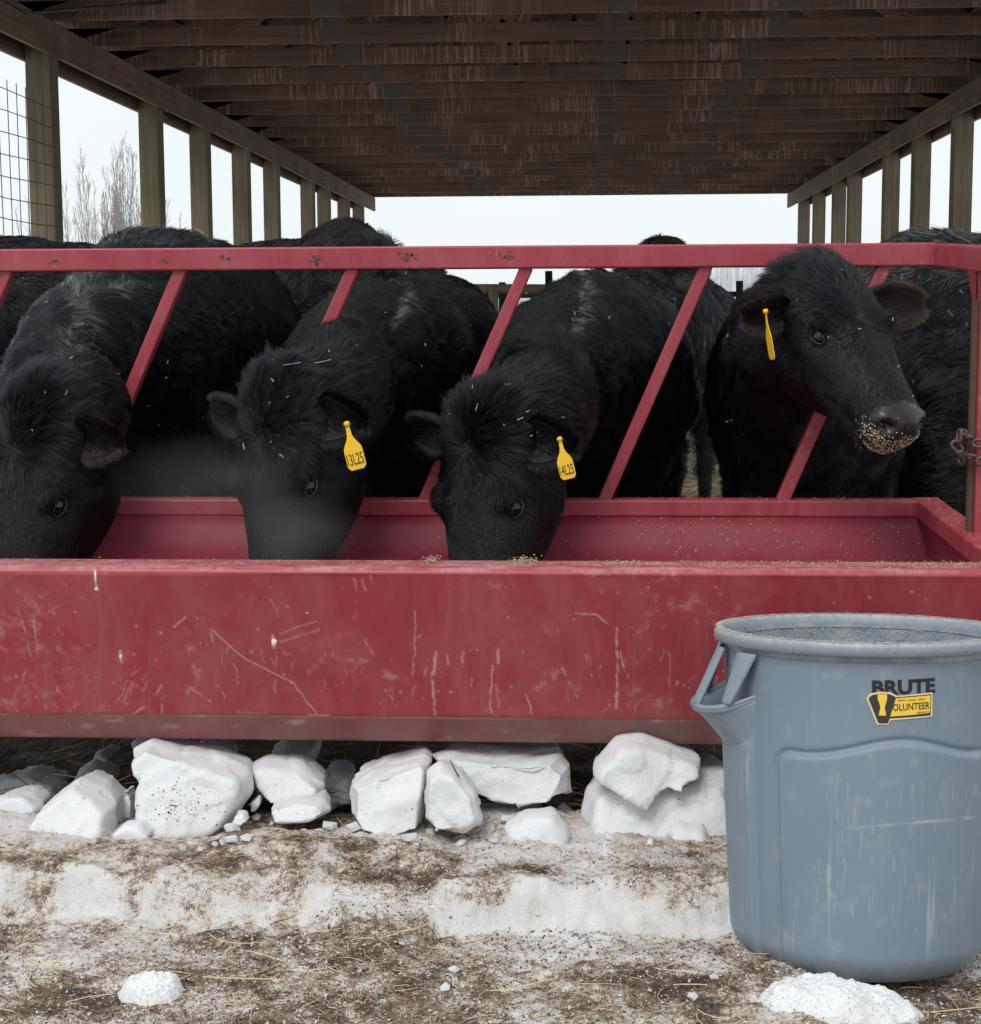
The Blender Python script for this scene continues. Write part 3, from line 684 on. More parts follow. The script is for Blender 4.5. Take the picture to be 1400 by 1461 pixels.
sheet('front_inner_wall', [(3.226, zf_t-.006), (3.27, .42), (3.33, z3-.008)], XL, XEND, dirtf=din)
def dlow(V): return np.clip(.50+1.5*(fbm(V*np.array([2.2, 2, 6]), 4, 49)-.5), .1, .95)
def wlow(V): return np.clip((fbm(V*np.array([26, 20, 40]), 4, 50)-.66)*5, 0, .5)
sheet('bottom_rail', [(3.196, zf_fold-.004), (3.235, zf_bot), (3.33, zf_bot)], XL, XEND, .012, .004, mat='paint', dirtf=dlow, wearf=wlow, stepp=.006)
for x in (XL+.1, XR-.06):
    for y in (3.36, 3.86):
        o = dense_bar('leg', (x, y, gz(x, y)-.01), (x, y, z3-.015), .05, .05, up=(0, 1, 0))
# rust chips on the top rail: small scabs of bare steel, proud of the paint
def scab(px, py, n, sp):
    mb = MB()
    for k in range(n):
        c = at(px+random.gauss(0, sp), py+random.gauss(0, sp*.55), YB-.0278); r = random.uniform(.0012, .0035)
        ring = [c+Vector((math.cos(a)*r*random.uniform(.6, 1.5), 0, math.sin(a)*r*random.uniform(.6, 1.5))) for a in np.linspace(0, 6.28, 7)[:-1]]
        ring2 = [p+Vector((0, -.0008, 0)) for p in ring]
        mb.add(ring+ring2, [(0,1,2,3,4,5), (11,10,9,8,7,6)]+[(i, (i+1) % 6, 6+(i+1) % 6, 6+i) for i in range(6)])
    mb.build('rust_scab', M['rust'], FD)
scab(455, 370, 16, 6); scab(580, 366, 18, 8); scab(76, 372, 8, 3); scab(235, 372, 9, 2.5); scab(320, 366, 6, 4); scab(708, 362, 5, 6); scab(725, 365, 9, 4)
def splat(px, py, rx, ry, n=11):
    z = at(px, py, 3.15).z; yy = 3.119+(zf_t-.012-z)/(zf_t-.012-zf_fold)*.070; c = at(px, py, yy); k0 = int(np.argmin((V[:, 0]-c.x)**2+(V[:, 2]-c.z)**2)); c.y = float(V[k0, 1])-.0012; mb = MB()
    ring = [c+Vector((math.cos(a)*rx*random.uniform(.6, 1.3), random.uniform(0, .0008), math.sin(a)*ry*random.uniform(.6, 1.3))) for a in np.linspace(0, 2*math.pi, n+1)[:-1]]
    mb.add(ring+[p+Vector((0, .012, 0)) for p in ring]+[c+Vector((0, -.0006, 0))], [(i, (i+1) % n, 2*n) for i in range(n)]+[(i, n+i, n+(i+1) % n, (i+1) % n) for i in range(n)])
    mb.build('dried_splash', M['white_splash'], FD, True)
splat(391, 915, .0048, .0095); splat(137, 822, .0018, .014); splat(138, 839, .0030, .0045); splat(172, 936, .0025, .007); splat(438, 874, .0014, .0016)
# chain round the end post
CH = empty('chain', (XR+.03, 3.54, at(1385, 640, 3.54).z), 'rusty steel chain wrapped round the right end post of the feeder', 'chain')
def ring_link(c, d, up, L=.034, W=.022, r=.0034):
    d = Vector(d).normalized(); u = Vector(up); u = (u-d*u.dot(d)).normalized(); pts = []
    for k in range(17):
        a = 2*math.pi*k/16; x = math.cos(a); y = math.sin(a)
        pts.append(Vector(c)+d*(x*(W/2-r)+math.copysign((L-W)/2, x) if abs(x) > .01 else 0)+u*y*(W/2-r))
    MB().tube(pts, r, 7, False).build('link', M['chain'], CH, True)
for row, (py, ph) in enumerate(((622, 0.0), (648, .3))):
    n = 10; cz = at(1385, py, 3.54).z
    for k in range(n):
        a = 2*math.pi*(k+ph)/n; R_ = .040
        c = Vector((XR+.024+R_*math.cos(a)*1.05, 3.54+R_*math.sin(a)*1.05, cz+.006*math.sin(a+row)+(-.006 if k % 2 else .004)))
        tdir = Vector((-math.sin(a), math.cos(a), .12*math.cos(a+row)))
        ring_link(c, tdir, (0, 0, 1) if k % 2 else (math.cos(a), math.sin(a), .55))
for k, (px, py) in enumerate(((1369, 622), (1366, 637))):
    c = at(px, py, 3.50); ring_link(c, (0.15, 0, 1) if k == 0 else (.6, 0, -.7), (1, 0, 0) if k else (.3, -1, 0))
# feed crumbs on the rims and in the trough
def feed_on(n, f, size=(.0015, .0045), name='feed_crumbs', label='tan feed crumbs spilled on the maroon feeder', w=(.5, .35, .15)):
    pos = np.array([f() for _ in range(n)]); nr = np.tile([0, 0, 1.0], (n, 1)) + rng.normal(0, .15, (n, 3))
    nr /= np.linalg.norm(nr, axis=1, keepdims=True)
    return chips(name, pos, nr, size, [M['feed'], M['straw_pale'], M['chip_brown']], w, label=label, aspect=(.5, .9))
def f1():
    while True:
        x = random.uniform(-1.2, XEND-.01); d = .06+.9*max(0, (x+.1))**1.2
        if abs(x+.13) < .03 or abs(x-.06) < .035: d = 1
        if random.random() < d: return (x, random.triangular(3.128, 3.215, 3.2), zf_t+.0012+.004*random.random()**3)
feed_on(3600, f1, label='tan feed crumbs scattered along the front rim of the feeder')
for (px, sp) in ((616, 9), (748, 13)):
    c = at(px, 808, 3.2)
    feed_on(160, lambda: (c.x+random.gauss(0, sp*.0014*.7), 3.195+random.gauss(0, .01), zf_t+.001+abs(random.gauss(0, .005))), (.002, .007), label='small heap of feed on the front rim below the %s feeding head' % ('middle' if px < 700 else 'third'))
def f2():
    x = random.uniform(-1.4, XR-.03); return (x, random.uniform(YB-.028, YB+.028), zb_t+.0008)
feed_on(700, f2, label='tan crumbs along the back rim of the feeder')
def f3():
    t = random.random(); return (XR+.008+random.uniform(-.028, .028), YB+.02-t*.85, zb_t+.0025+t*(zf_t-.018+(zb_t-zb_b)/2-zb_t)+.0005)
feed_on(420, f3, label='tan crumbs on the right end rim of the feeder')
def f4():
    x = random.uniform(-.9, XR-.01) if random.random() < .35 else random.uniform(.1, XR-.01); t = random.random()
    return (x, YB-.028-.082*t-.003, zb_b-.0-(zb_b-z2)*t)
pos = np.array([f4() for _ in range(420)]); nr = np.tile([0, -.9, .4], (420, 1))
chips('feed_crumbs', pos, nr/np.linalg.norm(nr[0]), (.0015, .006), [M['feed'], M['straw_pale']], [.6, .4], label='flecks of feed stuck to the inner back wall', aspect=(.4, .8))
# ------------------------------------------------------------------ trash can
CANX = at(1235, 906, 2.80).x; CY = 2.80; CZ = -.028; CH_ = .552; RT = .2375; RB = .205
CAN = empty('trash_can', (CANX, CY, CZ), 'round blue grey plastic bin with black lettering and a yellow sticker', 'bin')
tiltM = Matrix.Translation((CANX, CY, CZ)) @ Matrix.Rotation(math.radians(-4.6), 4, 'X') @ Matrix.Translation((-CANX, -CY, -CZ))
# panel field on the wall (theta 0 faces the camera (-Y); positive to the viewer's right; s = theta in radians)
def wallr(th, z):
    r = RB+(RT-.006-RB)*(z/CH_)**.9
    r = np.where(z < .05, r-.030*(1-np.clip(z/.05, 0, 1))**2.2, r)
    # groove outline of the raised panel: wavy top edge
    def panel(th0, half):
        dt = np.abs((th-th0+math.pi) % (2*math.pi)-math.pi)
        zt = .368+.024*(1-sstep(0, half*.95, dt))+.004*np.cos(dt*6)
        dx = (half-dt)*.22; dz = zt-z
        rr = .030; a = np.minimum(dx, dz)
        corner = rr-np.hypot(np.maximum(rr-dx, 0), np.maximum(rr-dz, 0)); a = np.where((dx < rr) & (dz < rr), corner, a)
        return a
    a = panel(.13, .92)
    d = sstep(-.006, .006, a)
    r = r - .0075*(1-d)*sstep(.385+.02, .36, z)*0 + .0055*d - .006*np.exp(-(a/.0055)**2)
    a2 = panel(.13+math.pi, .92); r = r+.0055*sstep(-.006, .006, a2)-.006*np.exp(-(a2/.0055)**2)
    # side column under the handle
    dl = np.abs((th+1.35+math.pi) % (2*math.pi)-math.pi)
    r = r+.010*sstep(.33, .28, dl)*sstep(.40, .36, z)
    return r
NT_, NZ = 520, 300
th = np.linspace(-math.pi, math.pi, NT_, endpoint=False); zz = np.concatenate([np.linspace(0, .06, 40), np.linspace(.062, CH_-.034, NZ-40)])
T, ZZ = np.meshgrid(th, zz, indexing='ij'); R_ = wallr(T, ZZ)
def cyl(r, t, z): return np.stack([CANX+r*np.sin(t), CY-r*np.cos(t), CZ+z], -1)
V = cyl(R_, T, ZZ).reshape(-1, 3); F = grid_faces(NT_, len(zz), True)
tf = T.ravel(); zf = ZZ.ravel()
P3 = np.stack([tf*3, zf*10, tf*0], -1)
scuff = np.clip((sstep(.26, .22, zf)*sstep(.02, .08, zf))*(.0+.55*fbm(P3, 3, 51))*(1-sstep(.8, 1.2, np.abs(tf-.25))), 0, 1)+.25*np.exp(-((tf+1.0)/.12)**2)+.12
dust = np.clip((fbm(P3*3, 4, 52)-.62)*1.2, 0, .25)+.5*np.exp(-((zf-.01)/.02)**2)*fbm(P3*4, 3, 53)
ln_ = np.exp(-((zf-(.268-.03*(tf-.4)**2))/.0022)**2)*(1-sstep(.40, .62, np.abs(tf-.30)))*np.clip(fbm(P3*4, 3, 54)*2-.6, 0, .7)
mark = ln_*.7
for k in range(60):
    t0 = random.uniform(-.55, .85); z0 = random.uniform(.08, .30); l = random.uniform(.01, .06); s = random.gauss(0, .010)
    tt = np.clip((zf-z0)/l, 0, 1); dd = np.abs(tf-(t0+s*tt))*.22; on = (zf > z0) & (zf < z0+l)
    mark = np.maximum(mark, np.where(on, np.clip(1.3-dd/.0012, 0, 1)*random.uniform(.08, .25), 0))
me = np_mesh('wall', V, F); set_attr(me, 'scuff', scuff); set_attr(me, 'dust', dust); set_attr(me, 'mark', mark)
me.transform(tiltM); canwall = mko('wall', me, M['can'], CAN, True)
def lathe_can(name, prof, mat, dustf=lambda t, z: t*0+.3, nt=240, close=True):
    th = np.linspace(-math.pi, math.pi, nt, endpoint=False); pr = np.array(prof)
    T, I = np.meshgrid(th, np.arange(len(pr)), indexing='ij'); V = cyl(pr[I, 0], T, pr[I, 1]).reshape(-1, 3)
    me = np_mesh(name, V, grid_faces(nt, len(pr), True)); n = len(V)
    set_attr(me, 'scuff', np.zeros(n)); set_attr(me, 'mark', np.zeros(n)); set_attr(me, 'dust', dustf(T.ravel(), pr[I, 1].ravel()))
    me.transform(tiltM); return mko(name, me, mat, CAN, True)
zt = CH_
rim = [(RT-.010, zt-.0235), (RT-.004, zt-.0235), (RT+.004, zt-.023), (RT+.0085, zt-.020), (RT+.009, zt-.009), (RT+.007, zt-.003), (RT+.003, zt), (RT-.001, zt-.001), (RT-.004, zt-.005), (RT-.006, zt-.02)]
lathe_can('rim', rim, M['can'], lambda t, z: np.clip(.10+.75*sstep(zt-.012, zt, z)*(.3+.9*fbm(np.stack([t*26, z*60, t*0], -1), 4, 55)), 0, 1))
inner = [(.2305, zt-.016), (.2262, zt-.05), (.209, .30), (.194, .05), (.17, .022), (.001, .02)]
def refine(p, n=14):
    out = []
    for a, b in zip(p[:-1], p[1:]): out += [(a[0]+(b[0]-a[0])*i/n, a[1]+(b[1]-a[1])*i/n) for i in range(n)]
    return out+[p[-1]]
lathe_can('inner_wall', refine(inner), M['can'], lambda t, z: np.clip((fbm(np.stack([t*8, z*40, t*0], -1), 3, 56)-.3)*1.2, 0, .8)*sstep(.3, .5, z))
lathe_can('base', refine([(.0, .003), (.10, .003), (RB-.032, .0015)], 4), M['can'])
# moulded handle: a scoop flaring from the wall, tied to the rim by straps
HT = math.radians(-84)
def hp(r, t, z): return tiltM @ Vector((CANX+r*math.sin(HT+t), CY-r*math.cos(HT+t), CZ+z))
def grid_part(name, rows, thick, parent=CAN):
    """rows: list of lists of Vector; given thickness along normal"""
    nu, nv = len(rows), len(rows[0]); V = np.array([[tuple(v) for v in r] for r in rows]).reshape(-1, 3)
    me = np_mesh(name, V, grid_faces(nu, nv)); o = mko(name, me, M['can'], parent, True)
    n = len(V); set_attr(me, 'scuff', np.full(n, .3)); set_attr(me, 'mark', np.zeros(n)); set_attr(me, 'dust', np.clip(.5*fbm(V*60, 3, 57)-.15, 0, .5))
    s = o.modifiers.new('s', 'SOLIDIFY'); s.thickness = thick; s.offset = 0
    b = o.modifiers.new('b', 'SUBSURF'); b.levels = 1; b.render_levels = 1
    return o
def sm(a, b, x): 
    t = min(1, max(0, (x-a)/(b-a))); return t*t*(3-2*t)
W_ = .47
rows = []
for i in range(33):                        # scoop: flares from the wall up to a free lip
    t = -W_+2*W_*i/32; e = (1-abs(t/W_)**3.2); row = []
    for j in range(15):
        s = j/14; f = s**1.25
        row.append(hp(.216+.067*e*f, t*(1+.05*s), .335+.085*s+.030*(1-e)*s))
    rows.append(row)
grid_part('handle_scoop', rows, .007)
rows = []
for i in range(33):                        # rolled lip of the scoop
    t = -W_+2*W_*i/32; e = (1-abs(t/W_)**3.2); row = []
    for j in range(9):
        a = j/8*2*math.pi; row.append(hp(.216+.067*e+.0055*math.cos(a), t*1.05, .420+.030*(1-e)+.008*math.sin(a)))
    rows.append(row)
grid_part('handle_lip', rows, .001)
for (t0, t1, w0, w1) in ((-.44, -.34, .11, .05), (.44, .34, .11, .05), (.02, .02, .085, .075)):
    rows = []
    for i in range(12):
        s = i/11; row = []; t = t0+(t1-t0)*s; w = w0+(w1-w0)*s
        e = 1-abs(min(1, abs(t1/W_)))**3.2
        for j in range(7):
            q = (j/6-.5)*2
            row.append(hp(RT+.004+(.226+.060*e-RT-.004)*s-(.004*q*q), t+w*q, zt-.030+(.424+.03*(1-e)-zt+.030)*s))
        rows.append(row)
    grid_part('handle_strap', rows, .007)
# lettering and sticker wrapped onto the wall
def wrap_mesh(me, px0, py0, scale, off, name, mat, parent, rot=0.0):
    """flat shape (x right, y up, metres) bent round the wall, its origin at photograph pixel px0,py0"""
    th0, z0 = px_to_can(px0, py0)
    bm = bmesh.new(); bm.from_mesh(me)
    bmesh.ops.triangulate(bm, faces=bm.faces[:])
    for _ in range(5):
        le = [e for e in bm.edges if e.calc_length() > .007/scale]
        if not le: break
        bmesh.ops.subdivide_edges(bm, edges=le, cuts=1); bmesh.ops.triangulate(bm, faces=bm.faces[:])
    c, s = math.cos(rot), math.sin(rot)
    for v in bm.verts:
        x, y = (v.co.x*c-v.co.y*s)*scale, (v.co.x*s+v.co.y*c)*scale
        z = z0+y; t = th0+x/.2315; r = float(wallr(np.array([t]), np.array([z]))[0])+off+v.co.z*scale
        v.co = tiltM @ Vector((CANX+r*math.sin(t), CY-r*math.cos(t), CZ+z))
    m2 = bpy.data.meshes.new(name); bm.to_mesh(m2); bm.free(); return mko(name, m2, mat, parent)
def px_to_can(px, py):
    inv = tiltM.inverted(); o = inv @ CAM; d = (CR @ Vector(((px-700)/FPX, -(py-730)/FPX, -1))); d = inv.to_3x3() @ d
    r = .2315; ox, oy = o.x-CANX, o.y-CY; a = d.x**2+d.y**2; b = 2*(ox*d.x+oy*d.y); c = ox**2+oy**2-r*r
    disc = max(0, b*b-4*a*c); t = (-b-math.sqrt(disc))/(2*a); p = o+d*t
    return math.atan2(p.x-CANX, -(p.y-CY)), p.z-CZ
def text_mesh(s, size, offset=0.0, ext=.0, sx=1.0):
    cu = bpy.data.curves.new('t', 'FONT'); cu.body = s; cu.size = size; cu.offset = offset; cu.extrude = ext; cu.resolution_u = 3
    o = bpy.data.objects.new('t', cu); sc.collection.objects.link(o); dg = bpy.context.evaluated_depsgraph_get()
    me = bpy.data.meshes.new_from_object(o.evaluated_get(dg)); bpy.data.objects.remove(o)
    me.transform(Matrix.Diagonal((sx, 1, 1, 1))); return me
def fit_text(s, w, h, offset=.0):
    """text mesh scaled to w x h with its lower left corner at the origin"""
    me = text_mesh(s, 1.0, offset); V = vco(me); lo = V.min(0); hi = V.max(0)
    V = (V-lo)/(np.maximum(hi-lo, 1e-9))*np.array([w, h, 0]); V[:, 2] = 0; set_vco(me, V); return me
def poly_mesh(pts, z=0):
    me = bpy.data.meshes.new('p'); bm = bmesh.new(); f = bm.faces.new([bm.verts.new((x, y, z)) for x, y in pts]); bmesh.ops.triangulate(bm, faces=[f])
    bmesh.ops.subdivide_edges(bm, edges=[e for e in bm.edges if e.calc_length() > .01], cuts=3, use_grid_fill=False); bmesh.ops.triangulate(bm, faces=bm.faces[:]); bm.to_mesh(me); bm.free(); return me
MM = 2.57/FPX                                # metres per photograph pixel on the near wall
wrap_mesh(fit_text('BRUTE', 96*MM, 22*MM, .037), 1245, 992, 1, .0012, 'brand_lettering', M['ink'], CAN, .03)
ST = empty('sticker', tiltM @ Vector((CANX+.01, CY-.235, CZ+.43))); ST.parent = CAN; ST.matrix_parent_inverse = Matrix.Translation(-world_loc(CAN))
def spx(pts): return [((x-1240)*MM, (1034-y)*MM) for x, y in pts]
def sticker(pts, off, name, mat): return wrap_mesh(poly_mesh(spx(pts)), 1240, 1034, 1, off, name, mat, ST)
def rnd(pts, r=2.0, n=3):
    out = []; N_ = len(pts)
    for i in range(N_):
        p0, p1, p2 = Vector(pts[i-1]), Vector(pts[i]), Vector(pts[(i+1) % N_]); a = p1+(p0-p1).normalized()*r; b = p1+(p2-p1).normalized()*r
        for k in range(n+1): t = k/n; q = a*(1-t)**2+p1*2*t*(1-t)+b*t*t; out.append((q.x, q.y))
    return out
sticker(rnd([(1236,995),(1241,988),(1256,985),(1271,986),(1281,991),(1336,987),(1337,1023),(1272,1027),(1269,1034),(1252,1034)]), .0014, 'sticker_border', M['sticker_w'])
sticker(rnd([(1279,993),(1334,989.5),(1334,1021),(1270,1024.5)], .8), .0019, 'sticker_edge', M['sticker_k'])
sticker([(1279,994.5),(1332.5,991),(1332.5,1017.5),(1270,1021.5)], .0024, 'sticker_panel', M['sticker_y'])
sticker(rnd([(1239,995),(1244,990),(1257,987.5),(1270,988.5),(1279,993),(1268,1031.5),(1254,1031.5)]), .0029, 'sticker_wedge', M['sticker_k'])
sticker([(1252.5,988.5),(1265.5,988.5),(1266,995),(1264,1003),(1262.5,1008),(1264,1015),(1265,1020),(1254,1020),(1255,1014),(1256.5,1008),(1254.5,1001),(1252,995)], .0034, 'sticker_glass', M['sticker_y'])
wrap_mesh(fit_text('OLUNTEER', 57*MM, 10.5*MM, .012), 1274.5, 1014.5, 1, .0030, 'sticker_word', M['sticker_k'], ST, .045)
wrap_mesh(fit_text('SERVE • LOCAL • BREW', 42*MM, 3*MM), 1282, 1001, 1, .0030, 'sticker_small_words', M['sticker_k'], ST, .045)
wrap_mesh(fit_text('BREWING CO.', 20*MM, 3.2*MM), 1310, 1018.5, 1, .0030, 'sticker_small_words', M['sticker_k'], ST, .045)
# crumbs of feed on rim and inside
def can_pts(n, fr, fz):
    out = []; nr = []
    for _ in range(n):
        t = random.uniform(-math.pi, math.pi); z = fz(); r = fr(z); out.append(tuple(tiltM @ Vector((CANX+r*math.sin(t), CY-r*math.cos(t), CZ+z)))); nr.append((0, 0, 1))
    return np.array(out), np.array(nr, float)
a, b = can_pts(5200, lambda z: RT+random.uniform(-.002, .007), lambda: zt+.0003)
chips('feed_crumbs', a, b, (.001, .0030), [M['feed'], M['straw_pale'], M['snow']], [.3, .4, .3], label='fine pale feed dust on the rim of the bin', aspect=(.6, .9))
a, b = can_pts(1800, lambda z: RT+.0095, lambda: zt-random.uniform(.004, .024)); 
chips('feed_crumbs', a, b, (.0008, .0022), [M['feed'], M['straw_pale']], [.5, .5], label='fine pale dust on the outer edge of the bin rim', aspect=(.6, .9))
out = []; nr = []
for _ in range(1500):
    t = random.gauss(math.pi, .75); z = zt-.02-abs(random.gauss(0, .035)); r = .2275-.02*(zt-z)/.2
    out.append(tuple(tiltM @ Vector((CANX+r*math.sin(t), CY-r*math.cos(t), CZ+z)))); nr.append((-math.sin(t), math.cos(t), 0))
chips('feed_crumbs', np.array(out), np.array(nr), (.0015, .0042), [M['feed'], M['straw_pale'], M['snow']], [.5, .3, .2], label='tan feed crumbs stuck inside the bin', aspect=(.5, .9))
# ------------------------------------------------------------------ shed
ZC = CAM.z; HX_L = -4.0; HX_R = 3.62; ZH0 = ZC+1.93; ZH1 = ZC+2.17; Y0S, Y1S = 7.0, 31.3
SH = empty('pole_shed', (0, 19, 0), 'open sided timber pole shed roofed over the cattle', 'shed')
for y in (12.65, 15.8, 17.8, 19.9, 21.8, 24.6, 26.1, 28.2, 30.0, 9.6):
    MB().box((HX_L-.19, y-.095, -.1), (HX_L+.0, y+.095, ZH1-.02)).build('post', M['post'], SH, bevel=.006)
for y in (15.6, 17.4, 19.5, 21.4, 24.3, 25.8, 28.0, 29.95, 12.6, 9.6):
    MB().box((HX_R+.0, y-.095, -.1), (HX_R+.19, y+.095, ZH1-.02)).build('post', M['post'], SH, bevel=.006)
cuts = [Y0S, 12.55, 16.05, 20.4, 22.9, 27.2, Y1S]
for a, b in zip(cuts[:-1], cuts[1:]):
    j = random.uniform(-.006, .006)
    MB().box((HX_L+.003, a+.004, ZH0+j), (HX_L+.045, b-.004, ZH1)).build('header_board', M['beam'], SH, bevel=.004)
    MB().box((HX_L-.24, a+.004, ZH0+j-.02), (HX_L-.195, b-.004, ZH1)).build('header_board', M['beam'], SH, bevel=.004)
    MB().box((HX_R-.045, a+.004, ZH0+j), (HX_R-.003, b-.004, ZH1)).build('header_board', M['beam'], SH, bevel=.004)
    MB().box((HX_R+.195, a+.004, ZH0+j-.02), (HX_R+.24, b-.004, ZH1)).build('header_board', M['beam'], SH, bevel=.004)
MID = (HX_L+HX_R)/2; SL = .28; OV = .55; ZT = ZH1+.004
def ztop(x): return ZT+.14+.02+(MID-HX_L+.1-abs(x-MID))*SL
ys = [11.35+1.17*k for k in range(-3, 17)]+[31.2]
for i, y in enumerate(ys):
    y += random.uniform(-.03, .03)
    j = random.uniform(-.008, .008); hgt = .14
    T_ = MB().box((HX_L-.25, y-.019, ZT+j*0), (HX_R+.25, y+.019, ZT+hgt)).build('truss', M['chord'], SH, bevel=.002)
    for s in (-1, 1):
        xe = MID+s*(MID-HX_L+OV); xm = MID+s*.001
        MB().bar((xe, y, ztop(xe)-.03), (xm, y, ztop(xm)-.03), .038, .14, up=(0, 1, 0) if False else (0, 0, 1)).build('top_chord', M['chord'], T_)
    w = MB()
    for (xa, xb) in ((-2.0, -1.25), (-.5, -1.25), (-.5, .0), (.5, .0), (.5, 1.25), (2.0, 1.25), (-2.6, -2.0), (2.6, 2.0)):
        a = Vector((MID+xa, y+.001, ZT+.10)); b = Vector((MID+xb, y+.001, ztop(MID+xb)-.08))
        MB().bar(a, b, .036, .088).build('web', M['chord'], T_)
    for xp in (.20, 1.42+random.uniform(-.12, .12), -2.0+random.uniform(-.1, .1)):
        MB().box((MID+xp+.19-.10, y-.0225, ZT+.002), (MID+xp+.19+.10, y-.0195, ZT+hgt+.06)).build('gusset_plate', M['plate'], T_)
    xj = random.uniform(-2.6, 2.6)
    MB().box((xj, y-.034, ZT+.001), (xj+random.choice([.9, 1.2]), y-.0195, ZT+hgt-.004)).build('splice_board', M['chord'], T_)
# purlins and roof sheets
for s in (-1, 1):
    for k in range(9):
        x = MID+s*(.15+k*.55); 
        if abs(x-MID) > MID-HX_L+OV: continue
        MB().box((x-.045, Y0S-.4, ztop(x)+.045), (x+.045, Y1S+.35, ztop(x)+.083)).build('purlin', M['beam'], SH)
def roof(s):
    y0_, y1_ = Y0S-.5, Y1S+.45; n = 520; yy = np.linspace(y0_, y1_, n); xx = np.linspace(0, MID-HX_L+OV+.06, 3)
    T, U = np.meshgrid(yy, xx, indexing='ij'); x = MID+s*U
    z = ZT+.16+.105+(MID-HX_L+.1-U)*SL + .010*np.sign(np.sin(T*2*math.pi/.2))*np.abs(np.sin(T*2*math.pi/.2))**.4
    me = np_mesh('roof_sheet', np.stack([x.ravel(), T.ravel(), z.ravel()], -1), grid_faces(n, 3)); o = mko('roof_sheet', me, M['roof'], SH)
    m = o.modifiers.new('s', 'SOLIDIFY'); m.thickness = .002
roof(-1); roof(1)
# eave fascia boards
for s, hx in ((-1, HX_L), (1, HX_R)):
    xe = MID+s*(MID-HX_L+OV+.03)
    MB().box((xe-.019, Y0S-.45, ztop(xe)-.10), (xe+.019, Y1S+.4, ztop(xe)+.06)).build('fascia', M['beam'], SH)
cb = MB().tube([(HX_L+.05, 7.5, ZH1+.02), (HX_L+.06, 11.2, ZH1-.03), (HX_L+.07, 11.9, ZH1-.05), (HX_L+.35, 12.3, ZH1+.05), (HX_L+.9, 12.5, ZH1+.12)], .012, 8)
cb.build('cable', M['wire'], SH, True)
# wire mesh panel along the left side
WM = empty('wire_mesh_panel', (HX_L+.06, 10.5, 0), 'welded wire mesh panel fixed along the left side of the shed', 'wire fence')
mb = MB(); ztopm = ZC+1.60; y = 8.0
while y < 12.5:
    MB().tube([(HX_L+.06, y, .3), (HX_L+.06+.01*math.sin(y*3), y, 1.4), (HX_L+.06, y, ztopm)], .0035, 5).build('vertical_wire', M['wire'], WM); y += .19
z = .3
while z < ztopm+.01:
    MB().tube([(HX_L+.067, 8.0+.56*k, z+.01*math.sin(k*1.3+z*5)) for k in range(9)], .0035, 5).build('horizontal_wire', M['wire'], WM); z += .142

# ------------------------------------------------------------------ yard beyond
def panel(px0, px1, Y, ztop, label, posts, mat='green', rails=5):
    a = at(px0, 400, Y).x; b = at(px1, 400, Y).x
    e = empty('corral_panel', ((a+b)/2, Y, 0), label, 'metal fence', 'corral fencing behind the cattle')
    for k in range(rails):
        z = .25+(ztop-.25)*k/(rails-1); MB().tube([(a, Y, z), (b, Y, z)], .022, 10).build('rail', M[mat], e, True)
    for p in posts:
        x = at(p, 400, Y).x; MB().tube([(x, Y-.03, 0), (x, Y-.03, ztop+.10)], .028, 10).build('upright', M[mat], e, True)
    return e
panel(560, 1180, 13.0, ZC+.155, 'dark green pipe corral panel behind the cattle in the middle', [717, 1055])
MB_ = MB().tube([at(655, 411, 12.4)-Vector((.3, 0, 0)), at(795, 412, 12.4)], .036, 12)
tag(MB_.build('weathered_pole', M['post'], None, True), 'brown weathered pole lying along the green corral panel', 'pole')
for k, (px, y0p, y1p, r, lab) in enumerate(((704, 414, 480, .036, 'pale split wooden post behind the second feeding animal'), (783, 386, 480, .028, 'short dark post with a black cap behind the third feeding animal'))):
    a = at(px, y0p, 12.2); o = MB().tube([(a.x, 12.2, 0), (a.x+.01, 12.2, a.z*.6), (a.x, 12.2, a.z)], [r*1.1, r, r*.95], 12).build('fence_post', M['post'] if k == 0 else M['ink'], None, True); tag(o, lab, 'fence post')
# rusty panel farther
panel(600, 900, 15.5, ZC+.03, 'rust brown lower corral rails behind the green panel', [660, 770, 860], 'rust', 4)
# hay heap
def hay(px, Y, w, h, label):
    c = at(px, 440, Y); it = []
    for k in range(1500):
        x = c.x+random.gauss(0, w*.4); yy = Y+random.gauss(0, .3); zz = max(0, h*(1-((x-c.x)/w)**2)*random.random())
        a = random.uniform(0, 6.28); it.append(((x, yy, zz), (math.cos(a), math.sin(a), random.uniform(-.3, .4)), random.uniform(.1, .25), .004, random.uniform(-1, 1), random.choice([0, 0, 1, 2])))
    return straws('hay_heap', it, label)
hay(745, 14.2, .7, 1.1, 'heap of yellow hay behind the corral panel')
